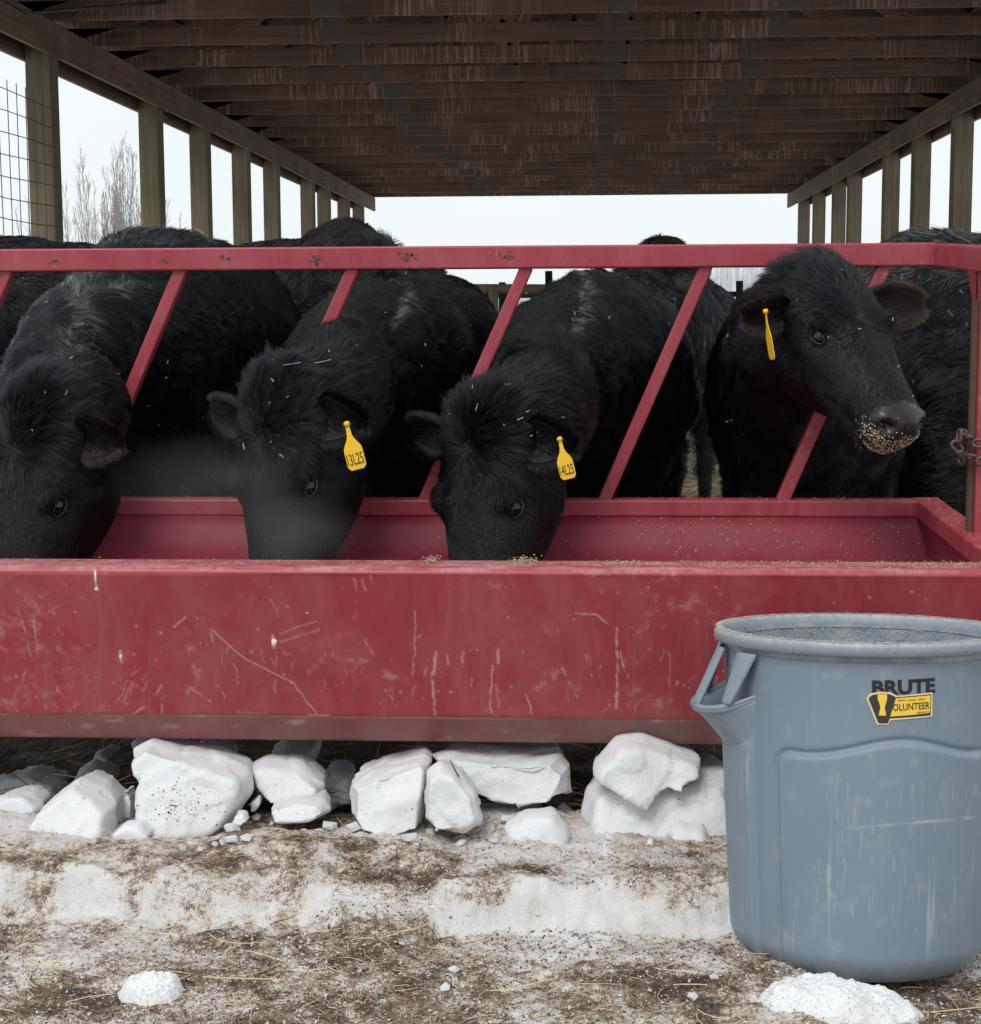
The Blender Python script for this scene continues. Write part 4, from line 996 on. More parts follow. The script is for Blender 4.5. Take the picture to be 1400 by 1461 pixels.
# bare trees
def bare_tree(px, Y, stems, top_py, spread, label, lean=.0, seed=1):
    rnd_ = random.Random(seed); c = at(px, 400, Y); zt_ = at(px, top_py, Y).z
    root = empty('bare_tree', (c.x, Y, 0), label, 'tree', 'leafless trees beyond the shed')
    tw = MB()
    for k in range(stems):
        x0 = rnd_.gauss(0, spread*.35); h = zt_*rnd_.uniform(.62, 1.0)*(1-.25*abs(x0)/spread); y0_ = rnd_.gauss(0, spread*.3)
        pts = []; n = 9; dx = x0*.5+rnd_.gauss(0, .15)
        for i in range(n+1):
            t = i/n; pts.append(Vector((c.x+x0+dx*t**.8+.05*math.sin(t*7+k), Y+y0_+.3*t*rnd_.gauss(0, .2), h*t)))
        r0 = Y*.00042*rnd_.uniform(.7, 1.3)
        MB().tube(pts, [r0*(1-.8*i/n) for i in range(n+1)], 6).build('trunk', M['bark'], root, True)
        for b in range(24):
            t = rnd_.uniform(.18, .98); i = int(t*n); p = pts[i].lerp(pts[min(n, i+1)], t*n-i); s = rnd_.choice((-1, 1)); l = h*rnd_.uniform(.07, .20)*(1.25-t)
            d = Vector((s*rnd_.uniform(.12, .42), rnd_.uniform(-.3, .3), rnd_.uniform(.8, 1.2))).normalized()
            q1 = p+d*l*.5; q2 = p+d*l+Vector((0, 0, l*.22)); rr = Y*.00013
            tw.tube([p, q1, q2], [rr, rr*.8, rr*.4], 4, False)
            for c2 in range(3):
                s2 = rnd_.choice((-1, 1)); d2 = (d+Vector((s2*rnd_.uniform(.15, .45), rnd_.uniform(-.4, .4), .1))).normalized()
                pp = p.lerp(q2, rnd_.uniform(.25, .9)); tw.tube([pp, pp+d2*l*.45], [rr*.6, rr*.35], 3, False)
    tw.build('branch_twigs', M['bark'], root)
bare_tree(160, 48, 56, 184, 1.9, 'bare many stemmed tree seen between the first two shed posts', seed=4)
bare_tree(45, 60, 9, 262, 1.0, 'faint bare tree seen through the wire mesh at far left', seed=9)
bare_tree(250, 55, 5, 290, .7, 'low bare bush seen just right of the second left shed post', seed=12)
# distant frosted woods, haze put into their pale colour, built as thousands of slender crowns
mbV = []; mbF = []
for k in range(9000):
    x = rng.uniform(-110, 130); y = rng.uniform(240, 300); h = rng.uniform(4.5, 10.2)*(.8+.3*math.sin(x*.07)+.1*math.sin(x*.31)); w = rng.uniform(.10, .45)
    b = len(mbV); dx = rng.normal(0, .6)
    mbV += [(x-w, y, 0), (x+w, y, 0), (x+dx, y+.3, h), (x, y+w, 0)]; mbF += [(b, b+1, b+2), (b+1, b+3, b+2), (b+3, b, b+2)]
o = mk('far_woods', mbV, mbF, M['frost_haze']); tag(o, 'pale frosted woods with haze in their colour along the horizon beyond the snowy field', 'woods', None, 'stuff')
# ------------------------------------------------------------------ cattle
def ell_chain(mb, pts, n=16, sub=4):
    """pts: (pos, lateral radius, vertical radius); closed lofted tube with rounded ends"""
    P_ = [Vector(p[0]) for p in pts]; A = [p[1] for p in pts]; B = [p[2] for p in pts]
    out = []
    m = len(P_)
    for k in range(m-1):
        p0 = P_[max(k-1, 0)]; p1 = P_[k]; p2 = P_[k+1]; p3 = P_[min(k+2, m-1)]
        for s in range(sub):
            t = s/sub
            q = .5*((2*p1)+(p2-p0)*t+(2*p0-5*p1+4*p2-p3)*t*t+(-p0+3*p1-3*p2+p3)*t*t*t)
            u = t*t*(3-2*t); out.append((q, A[k]*(1-u)+A[k+1]*u, B[k]*(1-u)+B[k+1]*u))
    out.append((P_[-1], A[-1], B[-1]))
    # rounded caps
    d0 = (out[0][0]-out[1][0]).normalized(); d1 = (out[-1][0]-out[-2][0]).normalized()
    r0 = min(out[0][1], out[0][2]); r1 = min(out[-1][1], out[-1][2])
    pre = [(out[0][0]+d0*r0*math.sin(a)*.8, out[0][1]*math.cos(a), out[0][2]*math.cos(a)) for a in (1.45, 1.1, .6)]
    post = [(out[-1][0]+d1*r1*math.sin(a)*.8, out[-1][1]*math.cos(a), out[-1][2]*math.cos(a)) for a in (.6, 1.1, 1.45)]
    out = pre+out+post; base = len(mb.v); m = len(out)
    for k, (p, a, b) in enumerate(out):
        d = (out[min(k+1, m-1)][0]-out[max(k-1, 0)][0]).normalized()
        r = d.cross(Vector((0, 0, 1)))
        if r.length < .25: r = d.cross(Vector((0, 1, 0)))
        r.normalize(); u = r.cross(d).normalized()
        for q in range(n):
            t = 2*math.pi*q/n; mb.v.append(p+r*math.cos(t)*a+u*math.sin(t)*b)
    for k in range(m-1):
        for q in range(n):
            q2 = (q+1) % n; mb.f.append((base+k*n+q, base+k*n+q2, base+(k+1)*n+q2, base+(k+1)*n+q))
    mb.f.append(tuple(base+q for q in reversed(range(n)))); mb.f.append(tuple(base+(m-1)*n+q for q in range(n)))
    return [(p, a, b) for p, a, b in out]

EF, ER, EU = .192, .100, -.056          # eye in head space
class Head:
    whorl = .085; top = 1.0
    def __init__(s, poll, F, Uhint, scale=1.0, eye=None, side=1):
        s.o = Vector(poll); s.F = Vector(F).normalized(); U = Vector(Uhint); s.U = (U-s.F*U.dot(s.F)).normalized()
        s.R = s.F.cross(s.U).normalized(); s.s = scale
        if eye is not None: s.o += Vector(eye)-s.w(EF, side*ER, EU)
    def w(s, f, r, u):
        if f < EF: f = EF-(EF-f)*s.top
        return s.o+(s.F*f+s.R*r+s.U*u)*s.s
    def d(s, f, r, u): return (s.F*f+s.R*r+s.U*u)
ST_ = [(-.085, -.105, .075, .070, .090), (-.05, -.10, .095, .090, .110), (0, -.098, .108, .105, .125), (.05, -.098, .114, .106, .155), (.10, -.098, .117, .102, .176),
       (.15, -.098, .118, .098, .182), (.20, -.097, .113, .092, .172), (.25, -.095, .099, .083, .150), (.30, -.093, .087, .075, .124), (.35, -.091, .078, .069, .098),
       (.39, -.089, .074, .065, .090), (.42, -.088, .072, .061, .084), (.445, -.087, .066, .055, .074), (.463, -.086, .052, .042, .056), (.472, -.086, .034, .022, .030)]
def head_mesh(mb, H, n=28):
    base = len(mb.v); m = len(ST_)
    for (f, c, w, hu, hd) in ST_:
        for q in range(n):
            t = 2*math.pi*q/n; ct, st = math.cos(t), math.sin(t); e = .88 if .06 < f < .30 else .95
            x = math.copysign(abs(ct)**e, ct)*w; y = math.copysign(abs(st)**e, st)*(hu if st > 0 else hd)
            if st < 0: x *= 1-.30*abs(st)                       # jaw narrower than the brow
            mb.v.append(H.w(f, x, c+y))
    for k in range(m-1):
        for q in range(n):
            q2 = (q+1) % n; mb.f.append((base+k*n+q, base+k*n+q2, base+(k+1)*n+q2, base+(k+1)*n+q))
    mb.f.append(tuple(base+q for q in reversed(range(n)))); mb.f.append(tuple(base+(m-1)*n+q for q in range(n)))
    def ball(c, r, e=(1, 1, 1)):
        b = len(mb.v); K = 10
        for i in range(1, K):
            for q in range(12):
                a = math.pi*i/K; t = 2*math.pi*q/12
                mb.v.append(H.w(c[0]+r*e[0]*math.sin(a)*math.cos(t), c[1]+r*e[1]*math.sin(a)*math.sin(t), c[2]+r*e[2]*math.cos(a)))
        mb.v.append(H.w(c[0], c[1], c[2]+r*e[2])); mb.v.append(H.w(c[0], c[1], c[2]-r*e[2])); tp = len(mb.v)-2; bt = tp+1
        for i in range(K-2):
            for q in range(12): mb.f.append((b+i*12+q, b+i*12+(q+1) % 12, b+(i+1)*12+(q+1) % 12, b+(i+1)*12+q))
        for q in range(12): mb.f.append((tp, b+(q+1) % 12, b+q)); mb.f.append((bt, b+(K-2)*12+q, b+(K-2)*12+(q+1) % 12))
    for s in (-1, 1):
        ball((.165, s*.090, -.030), .032, (1.2, .8, .75))        # brow
        ball((.140, s*.066, -.165), .058, (1.6, .75, 1.0))         # cheek muscle
        ball((.430, s*.044, -.066), .030, (1.0, 1.0, .95))         # nostril flare
        ball((.385, s*.038, -.108), .026, (1.4, .9, .8))           # upper lip
    ball((.0, 0, -.035), .055, (1.0, 1.1, .6))                  # poll
    ball((.385, 0, -.145), .036, (1.6, 1.2, .6))                   # chin
def ear_mesh(H, side, out, up, name, parent, L=.165, W=.056, inner='coat_brown', fold=1.0):
    """cupped leaf: out = direction of the ear in head space, up = where its opening faces"""
    o = H.w(.035, side*.098, -.080); A = H.d(*out).normalized(); Nn = H.d(*up); Nn = (Nn-A*Nn.dot(A)).normalized(); B = A.cross(Nn)
    rows = []; nu, nv = 15, 11
    for i in range(nu):
        t = i/(nu-1); w = W*H.s*min(1, .50+1.5*t)*max(0, 1-t**2.4)**.6; w = max(w, .006); row = []
        for j in range(nv):
            s = (j/(nv-1)-.5)*2; cup = fold*(1.15-.35*t)
            a = s*cup*1.15
            row.append(o+A*(t*L*H.s)+B*(math.sin(a)/math.sin(max(.3, cup*1.15))*w if cup > .2 else s*w)+Nn*((1-math.cos(a))*w*.95+.012*math.sin(t*3)))
        rows.append(row)
    V = np.array([[tuple(v) for v in r] for r in rows]).reshape(-1, 3)
    me = np_mesh(name, V, grid_faces(nu, nv)); ob = mko(name, me, M['hide'], parent, True)
    s = ob.modifiers.new('s', 'SOLIDIFY'); s.thickness = .006; s.offset = 0
    b = ob.modifiers.new('b', 'SUBSURF'); b.levels = 1; b.render_levels = 1
    return ob, V.reshape(nu, nv, 3), np.array(Nn), np.array(A), np.array(B)

def hair_object(name, roots, dirs, lens, nrm, mat, parent, rad=.0005, bend=.35, clump=(None, 0), segs=4, droop=.25):
    """roots, unit start directions, lengths -> one curves object"""
    n = len(roots); lens = np.asarray(lens)[:, None]
    d = dirs/np.linalg.norm(dirs, axis=1, keepdims=True); rnd3 = rng.normal(0, 1, (n, 3))
    pts = np.empty((n, segs, 3)); pts[:, 0] = roots-nrm*.001; cur = roots.copy(); dd = d.copy()
    lay = d-nrm*(d*nrm).sum(1, keepdims=True); lay /= np.linalg.norm(lay, axis=1, keepdims=True)+1e-9
    for k in range(1, segs):
        t = k/(segs-1); cur = cur+dd*lens/(segs-1); pts[:, k] = cur
        dd = dd*(1-bend)+lay*bend+rnd3*.07+np.array([0, 0, -droop])*t*.4; dd /= np.linalg.norm(dd, axis=1, keepdims=True)
    if clump[0] is not None:
        ids, amt = clump; tip = pts[ids]
        for k in range(1, segs):
            w = amt*(k/(segs-1))**1.2
            w = np.asarray(w).reshape(-1, 1) if np.ndim(w) else w
            off = tip[:, k]-tip[:, 0]
            goal = tip[:, k]*.75+(pts[:, 0]+off)*.25
            pts[:, k] = pts[:, k]*(1-w)+goal*w
    hc = bpy.data.hair_curves.new(name); hc.add_curves([segs]*n)
    hc.attributes['position'].data.foreach_set('vector', pts.astype(np.float32).ravel()) if 'position' in hc.attributes else hc.position_data.foreach_set('vector', pts.astype(np.float32).ravel())
    ra = hc.attributes.get('radius') or hc.attributes.new('radius', 'FLOAT', 'POINT')
    rr = np.tile(rad*np.array([1.0, .9, .65, .15] if segs == 4 else np.linspace(1, .15, segs)), n); ra.data.foreach_set('value', rr.astype(np.float32))
    hc.materials.append(mat); hc.update_tag()
    o = bpy.data.objects.new(name, hc); sc.collection.objects.link(o); o.parent = parent; o.matrix_parent_inverse = Matrix.Translation(-world_loc(parent))
    return o
def tri_data(me):
    me.calc_loop_triangles(); n = len(me.loop_triangles); t = np.empty(n*3, np.int32); me.loop_triangles.foreach_get('vertices', t); return t.reshape(-1, 3)
def clump_ids(roots, every):
    n = len(roots); c = rng.choice(n, max(1, n//every), replace=False); kd = KDTree(len(c))
    for i, k in enumerate(c): kd.insert(roots[k], i)
    kd.balance(); return np.array([c[kd.find(r)[1]] for r in roots])

def eye_part(H, side, parent, r=.0185, f=EF, rr=ER-.008, u=EU):
    e = empty('eye', H.w(f, side*rr, u)); e.parent = parent; e.matrix_parent_inverse = Matrix.Translation(-world_loc(parent))
    c = H.w(f, side*rr, u); out = H.d(.12, side*.93, .34).normalized()
    me = bpy.data.meshes.new('eyeball'); bm = bmesh.new(); bmesh.ops.create_uvsphere(bm, u_segments=24, v_segments=16, radius=r*H.s); bm.to_mesh(me); bm.free()
    me.transform(Matrix.Translation(c)); mko('eyeball', me, M['eye'], e, True)
    # eyelids: almond ring round the ball
    A = H.F-out*H.F.dot(out); A.normalize(); A = (A+H.U*.15).normalized(); B = out.cross(A)
    pts = []; rad = []
    for k in range(25):
        a = 2*math.pi*k/24; x = math.cos(a)*r*1.15; y = math.sin(a)*r*.62*(1 if abs(math.cos(a)) < .9 else .9)
        pts.append(c+(A*x+B*y+out*(math.sqrt(max(1e-8, 1.18**2*r*r-min(x*x+y*y, 1.1*r*r))))*.92)*H.s); rad.append(.0026*H.s)
    MB().tube(pts, rad, 8, False).build('eyelid', M['lid'], e, True)

def cow(name_label, H, chain, legs, density=1.0, vox=.014, ears=None, group=None, hair_len=.030, extra=None, tagd=None, face_eyes=(1, -1), bald=None, tufts=(), rad=.00055, ridge=None, tail=None, poll_len=.020, clump_n=16):
    base = Vector(chain[len(chain)//2][0]); base.z = 0
    root = empty('cow', base, name_label, 'cow', group or 'black cattle at the feeder')
    mb = MB(); head_mesh(mb, H)
    c0 = [(H.w(.03, 0, -.10), .085*H.s, .10*H.s)]+list(chain)
    full = ell_chain(mb, c0, 18, 5)
    for lg in legs: ell_chain(mb, lg, 10, 3)
    if extra:
        for ch in extra: ell_chain(mb, ch, 16, 4)
    me = remesh(mb, vox, 4, .6)
    V = vco(me); N = vno(me)
    # head coordinates of each vertex
    Mh = np.array([H.F, H.R, H.U]); L = (V-np.array(H.o)) @ Mh.T/H.s
    nost = np.zeros(len(V))
    # nostrils, mouth, eye sockets pressed into the surface
    for s in (-1, 1):
        c = np.array([.452, s*.050, -.062]); e = (L-c)/np.array([.017, .017, .013]); g = np.exp(-(e**2).sum(1)**1.5); nost = np.maximum(nost, g)
        V -= N*(g*.030*H.s)[:, None]
        c = np.array([EF, s*.11, EU]); g = np.exp(-(((L-c)/np.array([.030, .03, .022]))**2).sum(1)); V -= N*(g*.013*H.s)[:, None]
    mouth = np.exp(-((L[:, 2]+.130+.08*(.44-L[:, 0]))/.006)**2)*sstep(.27, .32, L[:, 0])*sstep(.47, .45, L[:, 0]); V -= N*(mouth*.014*H.s)[:, None]
    amp = sstep(.12, -.1, L[:, 0])
    V += N*((.016*(fbm(V*7, 3, 70)-.5)+.012*(fbm(V*18, 3, 71)-.5))*amp)[:, None]
    set_vco(me, V); N = vno(me); L = (V-np.array(H.o)) @ Mh.T/H.s
    inhead = (L[:, 0] > -.10) & (L[:, 0] < .5) & (np.abs(L[:, 1]) < .16) & (L[:, 2] > -.28) & (L[:, 2] < .08)
    muz = sstep(.395, .425, L[:, 0]-.12*np.clip(-.09-L[:, 2], 0, 1))*inhead
    # flow: from head to tail, with a whorl between the eyes
    pos = np.array([tuple(p[0]) for p in full]); tan = np.gradient(pos, axis=0); tan /= np.linalg.norm(tan, axis=1, keepdims=True)+1e-9
    d2 = ((V[:, None, :]-pos[None])**2).sum(2); k = d2.argmin(1); flow = tan[k]+np.array([0, 0, -.55])
    wc = np.array([H.whorl, 0, 0]); rad_ = (L-wc)*np.array([1, 1, .6]); radial = rad_ @ Mh
    # swirl
    radial = radial/(np.linalg.norm(radial, axis=1, keepdims=True)+1e-9)
    blend = (inhead*sstep(-.09, .03, L[:, 0]))[:, None]; flow = flow/np.linalg.norm(flow, axis=1, keepdims=True); flow = flow*(1-blend)+radial*blend
    t = flow-N*(flow*N).sum(1, keepdims=True); t /= np.linalg.norm(t, axis=1, keepdims=True)+1e-9
    set_attr(me, 'bald', np.zeros(len(V)) if bald is None else bald(V))
    body = mko('body', me, [M['hide'], M['nose'], M['nostril']], root, True)
    TR = tri_data(me)
    # nose skin faces; nostril hollows near-black, their shade painted in
    fc = np.array([p.vertices[0] for p in me.polygons]); me.polygons.foreach_set('material_index', np.where(nost[fc] > .35, 2, (muz[fc] > .5)).astype(np.int32))
    a, b, c = V[TR[:, 0]], V[TR[:, 1]], V[TR[:, 2]]; ar = np.linalg.norm(np.cross(b-a, c-a), axis=1)/2
    fn = N[TR[:, 0]]; ctr = (a+b+c)/3; view = np.array(CAM)-ctr; view /= np.linalg.norm(view, axis=1, keepdims=True); facing = (fn*view).sum(1)
    baldv = np.zeros(len(V)) if bald is None else bald(V)
    w = ar*np.where(facing > -.25, 1.0, .12)*(1-.9*muz[TR[:, 0]])*(1-.85*baldv[TR[:, 0]])*np.where(ctr[:, 2] > .35, 1, .15)
    hz = inhead[TR[:, 0]]; w = w*np.where(hz, 1.8, 1.0)
    n = int(density*w.sum()*66000)
    idx = rng.choice(len(TR), n, p=w/w.sum()); u = rng.random((n, 2)); su = np.sqrt(u[:, :1]); bc = np.concatenate([1-su, su*(1-u[:, 1:]), su*u[:, 1:]], 1)
    def interp(A): return (A[TR[idx]]*bc[..., None]).sum(1)
    Rt = interp(V); Nn = interp(N); Nn /= np.linalg.norm(Nn, axis=1, keepdims=True); Tt = interp(t); Ll = interp(L); ih = inhead[TR[idx, 0]]; mz = muz[TR[idx, 0]]
    # tousled locks: direction and length vary in patches
    q1 = fbm(Rt*14, 3, 72)-.5;  q2 = fbm(Rt*24, 3, 73)-.5; q3 = fbm(Rt*9, 2, 74); side = np.cross(Nn, Tt)
    wild = np.where(ih, .7, 1.4)[:, None]
    q4 = fbm(Rt*46, 3, 76)-.5
    D = Tt+side*(q1*2.3+q2*1.5+q4*1.5)[:, None]*wild+Nn*(.24+.5*np.clip(q4+.05, 0, 1))[:, None]+rng.normal(0, .13, (n, 3))
    ln = hair_len*(.62+1.0*q3)*(1+.5*(rng.random(n) < .06))*rng.uniform(.7, 1.15, n)
    face = ih & (Ll[:, 0] > .0); fl = np.clip(1-(Ll[:, 0]-.09)/.12, 0, 1)
    top_ = np.clip((Ll[:, 2]+.09)/.06, 0, 1)
    ln = np.where(face, (.010+.027*fl*top_+.010*fl+.016*np.clip(1-(Ll[:, 0]-.04)/.16, 0, 1)*(1-top_))*rng.uniform(.7, 1.2, n), ln); ln = np.where(mz > .2, .004, ln)
    pt = np.exp(-((Ll[:, 0]+.01)/.055)**2-(Ll[:, 1]/.085)**2)*(Ll[:, 2] > -.08)*ih
    ln = ln+poll_len*pt*rng.uniform(.5, 1.1, n); D = D+Nn*(pt*.8)[:, None]+rng.normal(0, .2, (n, 3))*pt[:, None]
    # keep eyes clear
    keep = np.ones(n, bool)
    for s in (-1, 1):
        e = (Ll-np.array([EF, s*.105, EU]))/np.array([.020, .035, .0115]); keep &= (e**2).sum(1) > 1
    if ridge is not None:
        rg = ridge(Rt)
    else: rg = np.zeros(n)
    ids = clump_ids(Rt, clump_n); amt = np.where(ih & (Ll[:, 0] > .12), .2, .66)*rng.uniform(.6, 1.2, n)
    # dropping hairs must keep clump indices valid -> rebuild maps
    def emit(mask, nm, mat, r):
        k = np.where(mask)[0]
        if len(k) < 5: return
        lut = -np.ones(n, int); lut[k] = np.arange(len(k)); cid = lut[ids[k]]; cid = np.where(cid < 0, np.arange(len(k)), cid)
        hair_object(nm, Rt[k], D[k], ln[k], Nn[k], mat, root, r, clump=(cid, amt[k]))
    grey = (rng.random(n) < rg*.85)
    emit(keep & ~grey, 'coat_hair', M['coat'], rad)
    if ridge is not None: emit(keep & grey, 'dusty_hair', M['coat_grey'], rad)
    for s in face_eyes: eye_part(H, s, root)
    for s, spec in (ears or {}).items():
        ob, EV, EN, EA, EB = ear_mesh(H, s, spec['out'], spec['up'], 'ear', root, spec.get('L', .165), spec.get('W', .055), fold=spec.get('fold', 1.0))
        # hair on the ear: back short, edge and inside longer
        nu, nv, _ = EV.shape; m = int(9000*max(.3, density)); i = rng.uniform(0, nu-1.01, m); j = rng.uniform(0, nv-1.01, m); edge = rng.random(m) < .55
        j = np.where(edge, np.where(rng.random(m) < .5, rng.uniform(0, 1.0, m), rng.uniform(nv-2, nv-1.01, m)), j)
        i0 = i.astype(int); j0 = j.astype(int); fi = (i-i0)[:, None]; fj = (j-j0)[:, None]
        P0 = EV[i0, j0]*(1-fi)*(1-fj)+EV[i0+1, j0]*fi*(1-fj)+EV[i0, j0+1]*(1-fi)*fj+EV[i0+1, j0+1]*fi*fj
        sg = np.where(rng.random(m) < .6, -1.0, 1.0)[:, None]; sideb = (np.sign(j/(nv-1)-.5)*np.clip(np.abs(j/(nv-1)-.5)*2, 0, 1)**2)[:, None]
        En = EN[None]*sg; P0 = P0+En*.003
        Dd = EA[None]*1.0+EB[None]*sideb*.9+En*.35+rng.normal(0, .15, (m, 3)); ll = np.where(edge, .024, .015)*rng.uniform(.6, 1.3, m)
        brown = spec.get('brown', .5)*(i/nu > .35)*(rng.random(m) < .8)
        bm_ = rng.random(m) < brown
        for msk, nm, mt in ((~bm_, 'ear_hair', M['coat']), (bm_, 'ear_fringe', M['coat_brown'])):
            kk = np.where(msk)[0]
            if len(kk) > 5: hair_object(nm, P0[kk], Dd[kk], ll[kk], np.broadcast_to(En[kk], (len(kk), 3)).copy(), mt, ob, rad*1.0)
    return root, me, V, N, L, muz

def ear_tag(root, p_top, down, face_n, width, length, text, label, bendx=0.0):
    """p_top = where the button sits; down = hanging direction; face_n = printed face"""
    D = Vector(down).normalized(); Nf = Vector(face_n); Nf = (Nf-D*Nf.dot(D)).normalized(); X = Nf.cross(-D).normalized()*-1
    X = D.cross(Nf).normalized()
    if X.x < 0: X = -X
    prof = [(0, .10), (.04, .13), (.10, .10), (.20, .11), (.30, .14), (.38, .22), (.46, .36), (.54, .47), (.60, .5), (.80, .5), (.92, .5), (.96, .44), (1.0, .34)]
    V = []; F = []
    for zoff in (.0008, -.0008):
        for (t, w) in prof:
            for s in (-1, 0, 1):
                c = Vector(p_top)+D*(t*length)+X*(s*w*width)+Nf*(zoff+.012*length*math.sin(t*3)*1.0+bendx*(s*w)**2*width)
                V.append(c)
    m = len(prof)
    for o_ in (0, m*3):
        for i in range(m-1):
            for s in (0, 1): F.append((o_+i*3+s, o_+i*3+s+1, o_+(i+1)*3+s+1, o_+(i+1)*3+s))
    for i in range(m-1):
        for s in (0, 2): F.append((i*3+s, (i+1)*3+s, m*3+(i+1)*3+s, m*3+i*3+s))
    F.append((0, 1, 2, m*3+2, m*3+1, m*3)); e = (m-1)*3; F.append((e, e+1, e+2, m*3+e+2, m*3+e+1, m*3+e))
    tg = mk('ear_tag', V, F, M['tag'], root)
    bm = bmesh.new(); bm.from_mesh(tg.data); bmesh.ops.recalc_face_normals(bm, faces=bm.faces); bm.to_mesh(tg.data); bm.free()
    tag(tg, label)
    b = Vector(p_top)+D*(.05*length); MB().tube([b-Nf*.004, b+Nf*.005], [width*.16, width*.13], 12).build('tag_button', M['tag'], tg, True)
    if text:
        w, h = width*.88, length*.235
        tm = fit_text(text, w, h, .0); org = Vector(p_top)+D*(.90*length)-X*(w/2)
        for v in tm.vertices:
            c = v.co; u = (c.x/w-.5); t = .90-c.y/length
            v.co = org+X*c.x-D*c.y+Nf*(.0018+.012*length*math.sin(t*3)+bendx*(u*.9)**2*width)
        tm.update(); mko('tag_number', tm, M['ink'], tg)
        # strokes thickened by a second, slightly offset print
    return tg

def std_legs(xf, yf, xr, yr, z=.75, sp=.15, ax=(1, 0)):
    """front legs at (xf,yf), rear legs at (xr,yr); spread perpendicular to the body axis"""
    dx, dy = xf-xr, yf-yr; l = math.hypot(dx, dy); dx /= l; dy /= l; px, py = -dy, dx; out = []
    for s in (-1, 1):
        x, y = xf+px*s*sp, yf+py*s*sp
        out.append([((x, y, z+.05), .09, .11), ((x-dx*.02, y-dy*.02, .58), .068, .075), ((x+dx*.01, y+dy*.01, .36), .042, .045), ((x, y, .20), .032, .034), ((x+dx*.01, y+dy*.01, .09), .036, .036), ((x+dx*.02, y+dy*.02, .03), .045, .045)])
        x, y = xr+px*s*sp, yr+py*s*sp
        out.append([((x, y, z+.05), .12, .15), ((x+dx*.06, y+dy*.06, .60), .085, .10), ((x-dx*.10, y-dy*.10, .42), .045, .05), ((x-dx*.07, y-dy*.07, .20), .033, .035), ((x-dx*.05, y-dy*.05, .09), .037, .037), ((x-dx*.02, y-dy*.02, .03), .046, .046)])
    return out
def X_(px, Y): return at(px, 540, Y).x
def body_chain(neck, sh, hip, zs, rs=(.25, .32), rb=(.27, .33), rh=(.23, .27)):
    """shoulder (x,y), hip (x,y), centre height zs"""
    (xs_, ys_), (xh, yh) = sh, hip
    L_ = lambda t: (xs_+(xh-xs_)*t, ys_+(yh-ys_)*t)
    return list(neck)+[((*L_(0), zs), rs[0], rs[1]), ((*L_(.30), zs-.02), rb[0]*.98, rb[1]), ((*L_(.62), zs-.01), rb[0], rb[1]*.97), ((*L_(.88), zs+.02), rb[0]*.95, rh[1]), ((*L_(1.0), zs+.02), rh[0]*.8, rh[1]*.85)]

# --- A: left, feeding, large, bald streak on the crest
HA = Head((0, 0, 0), (-.12, -.26, -.94), (-.50, -.84, .12), 1.10, eye=at(86, 722, 3.66), side=-1)
shA = (X_(215, 5.05), 5.05); hpA = (X_(330, 6.25), 6.25)
chA = body_chain([(HA.w(-.05, .03, -.19), .095, .12), (at(70, 560, 4.22), .112, .155), (at(122, 520, 4.55), .16, .225)], shA, hpA, .91, (.27, .41), (.31, .43), (.25, .36))
def baldA(V):
    q = (V-np.array(CAM)) @ Rm.T; px = 700+FPX*q[:, 0]/-q[:, 2]; py = 730-FPX*q[:, 1]/-q[:, 2]
    c = 104+22*sstep(425, 405, py); w = 11+10*sstep(430, 408, py)
    return np.clip(1.4-np.abs(px-c-3)/w, 0, 1)*sstep(500, 455, py)*sstep(396, 408, py)*(V[:, 1] < 5.2)*np.clip(fbm(V*30, 3, 75)*2.2-.5, 0, 1)
def ridgeA(V):
    q = (V-np.array(CAM)) @ Rm.T; px = 700+FPX*q[:, 0]/-q[:, 2]; py = 730-FPX*q[:, 1]/-q[:, 2]
    r = np.clip(1.2-np.abs(px-110)/26, 0, 1)*sstep(540, 440, py)*sstep(388, 405, py)*.6
    r2 = np.exp(-((px-160)/35)**2-((py-408)/9)**2)*.8
    r3 = .25*(py < 352)*(px > 150)*(px < 330)
    return np.maximum(np.maximum(r, r2), r3)
A_ = cow('large black cow feeding at the far left with a scuffed bald streak on its neck', HA, chA, std_legs(shA[0], shA[1]+.05, hpA[0], hpA[1]-.1, .8, .17),
    1.0, .014, {-1: dict(out=(.15, -1, .0), up=(.45, -.3, .8), brown=.6, L=.118, W=.042), 1: dict(out=(-.1, 1, .0), up=(.5, 0, .8), brown=.5)}, bald=baldA, ridge=ridgeA, hair_len=.046)

# --- B: second, tag 13L25
HB = Head((0, 0, 0), (-.02, -.30, -.94), (-.60, -.78, .12), 1.08, eye=at(444, 694, 3.66), side=-1)
shB = (X_(585, 4.95), 4.95); hpB = (X_(640, 6.1), 6.1)
chB = body_chain([(HB.w(-.06, -.02, -.20), .115, .145), (at(480, 545, 4.28), .135, .18), (at(530, 530, 4.6), .18, .24)], shB, hpB, .81, (.235, .355), (.265, .375), (.22, .33))
def ridge_line(pts, w, a):
    def f(V):
        q = (V-np.array(CAM)) @ Rm.T; px = 700+FPX*q[:, 0]/-q[:, 2]; py = 730-FPX*q[:, 1]/-q[:, 2]; d = np.full(len(V), 1e9)
        for (x0, y0_), (x1, y1_) in zip(pts[:-1], pts[1:]):
            vx, vy = x1-x0, y1_-y0_; t = np.clip(((px-x0)*vx+(py-y0_)*vy)/(vx*vx+vy*vy), 0, 1); d = np.minimum(d, np.hypot(px-x0-t*vx, py-y0_-t*vy))
        return np.clip(1.3-d/w, 0, 1)*a*(V[:, 2] > .8)
    return f
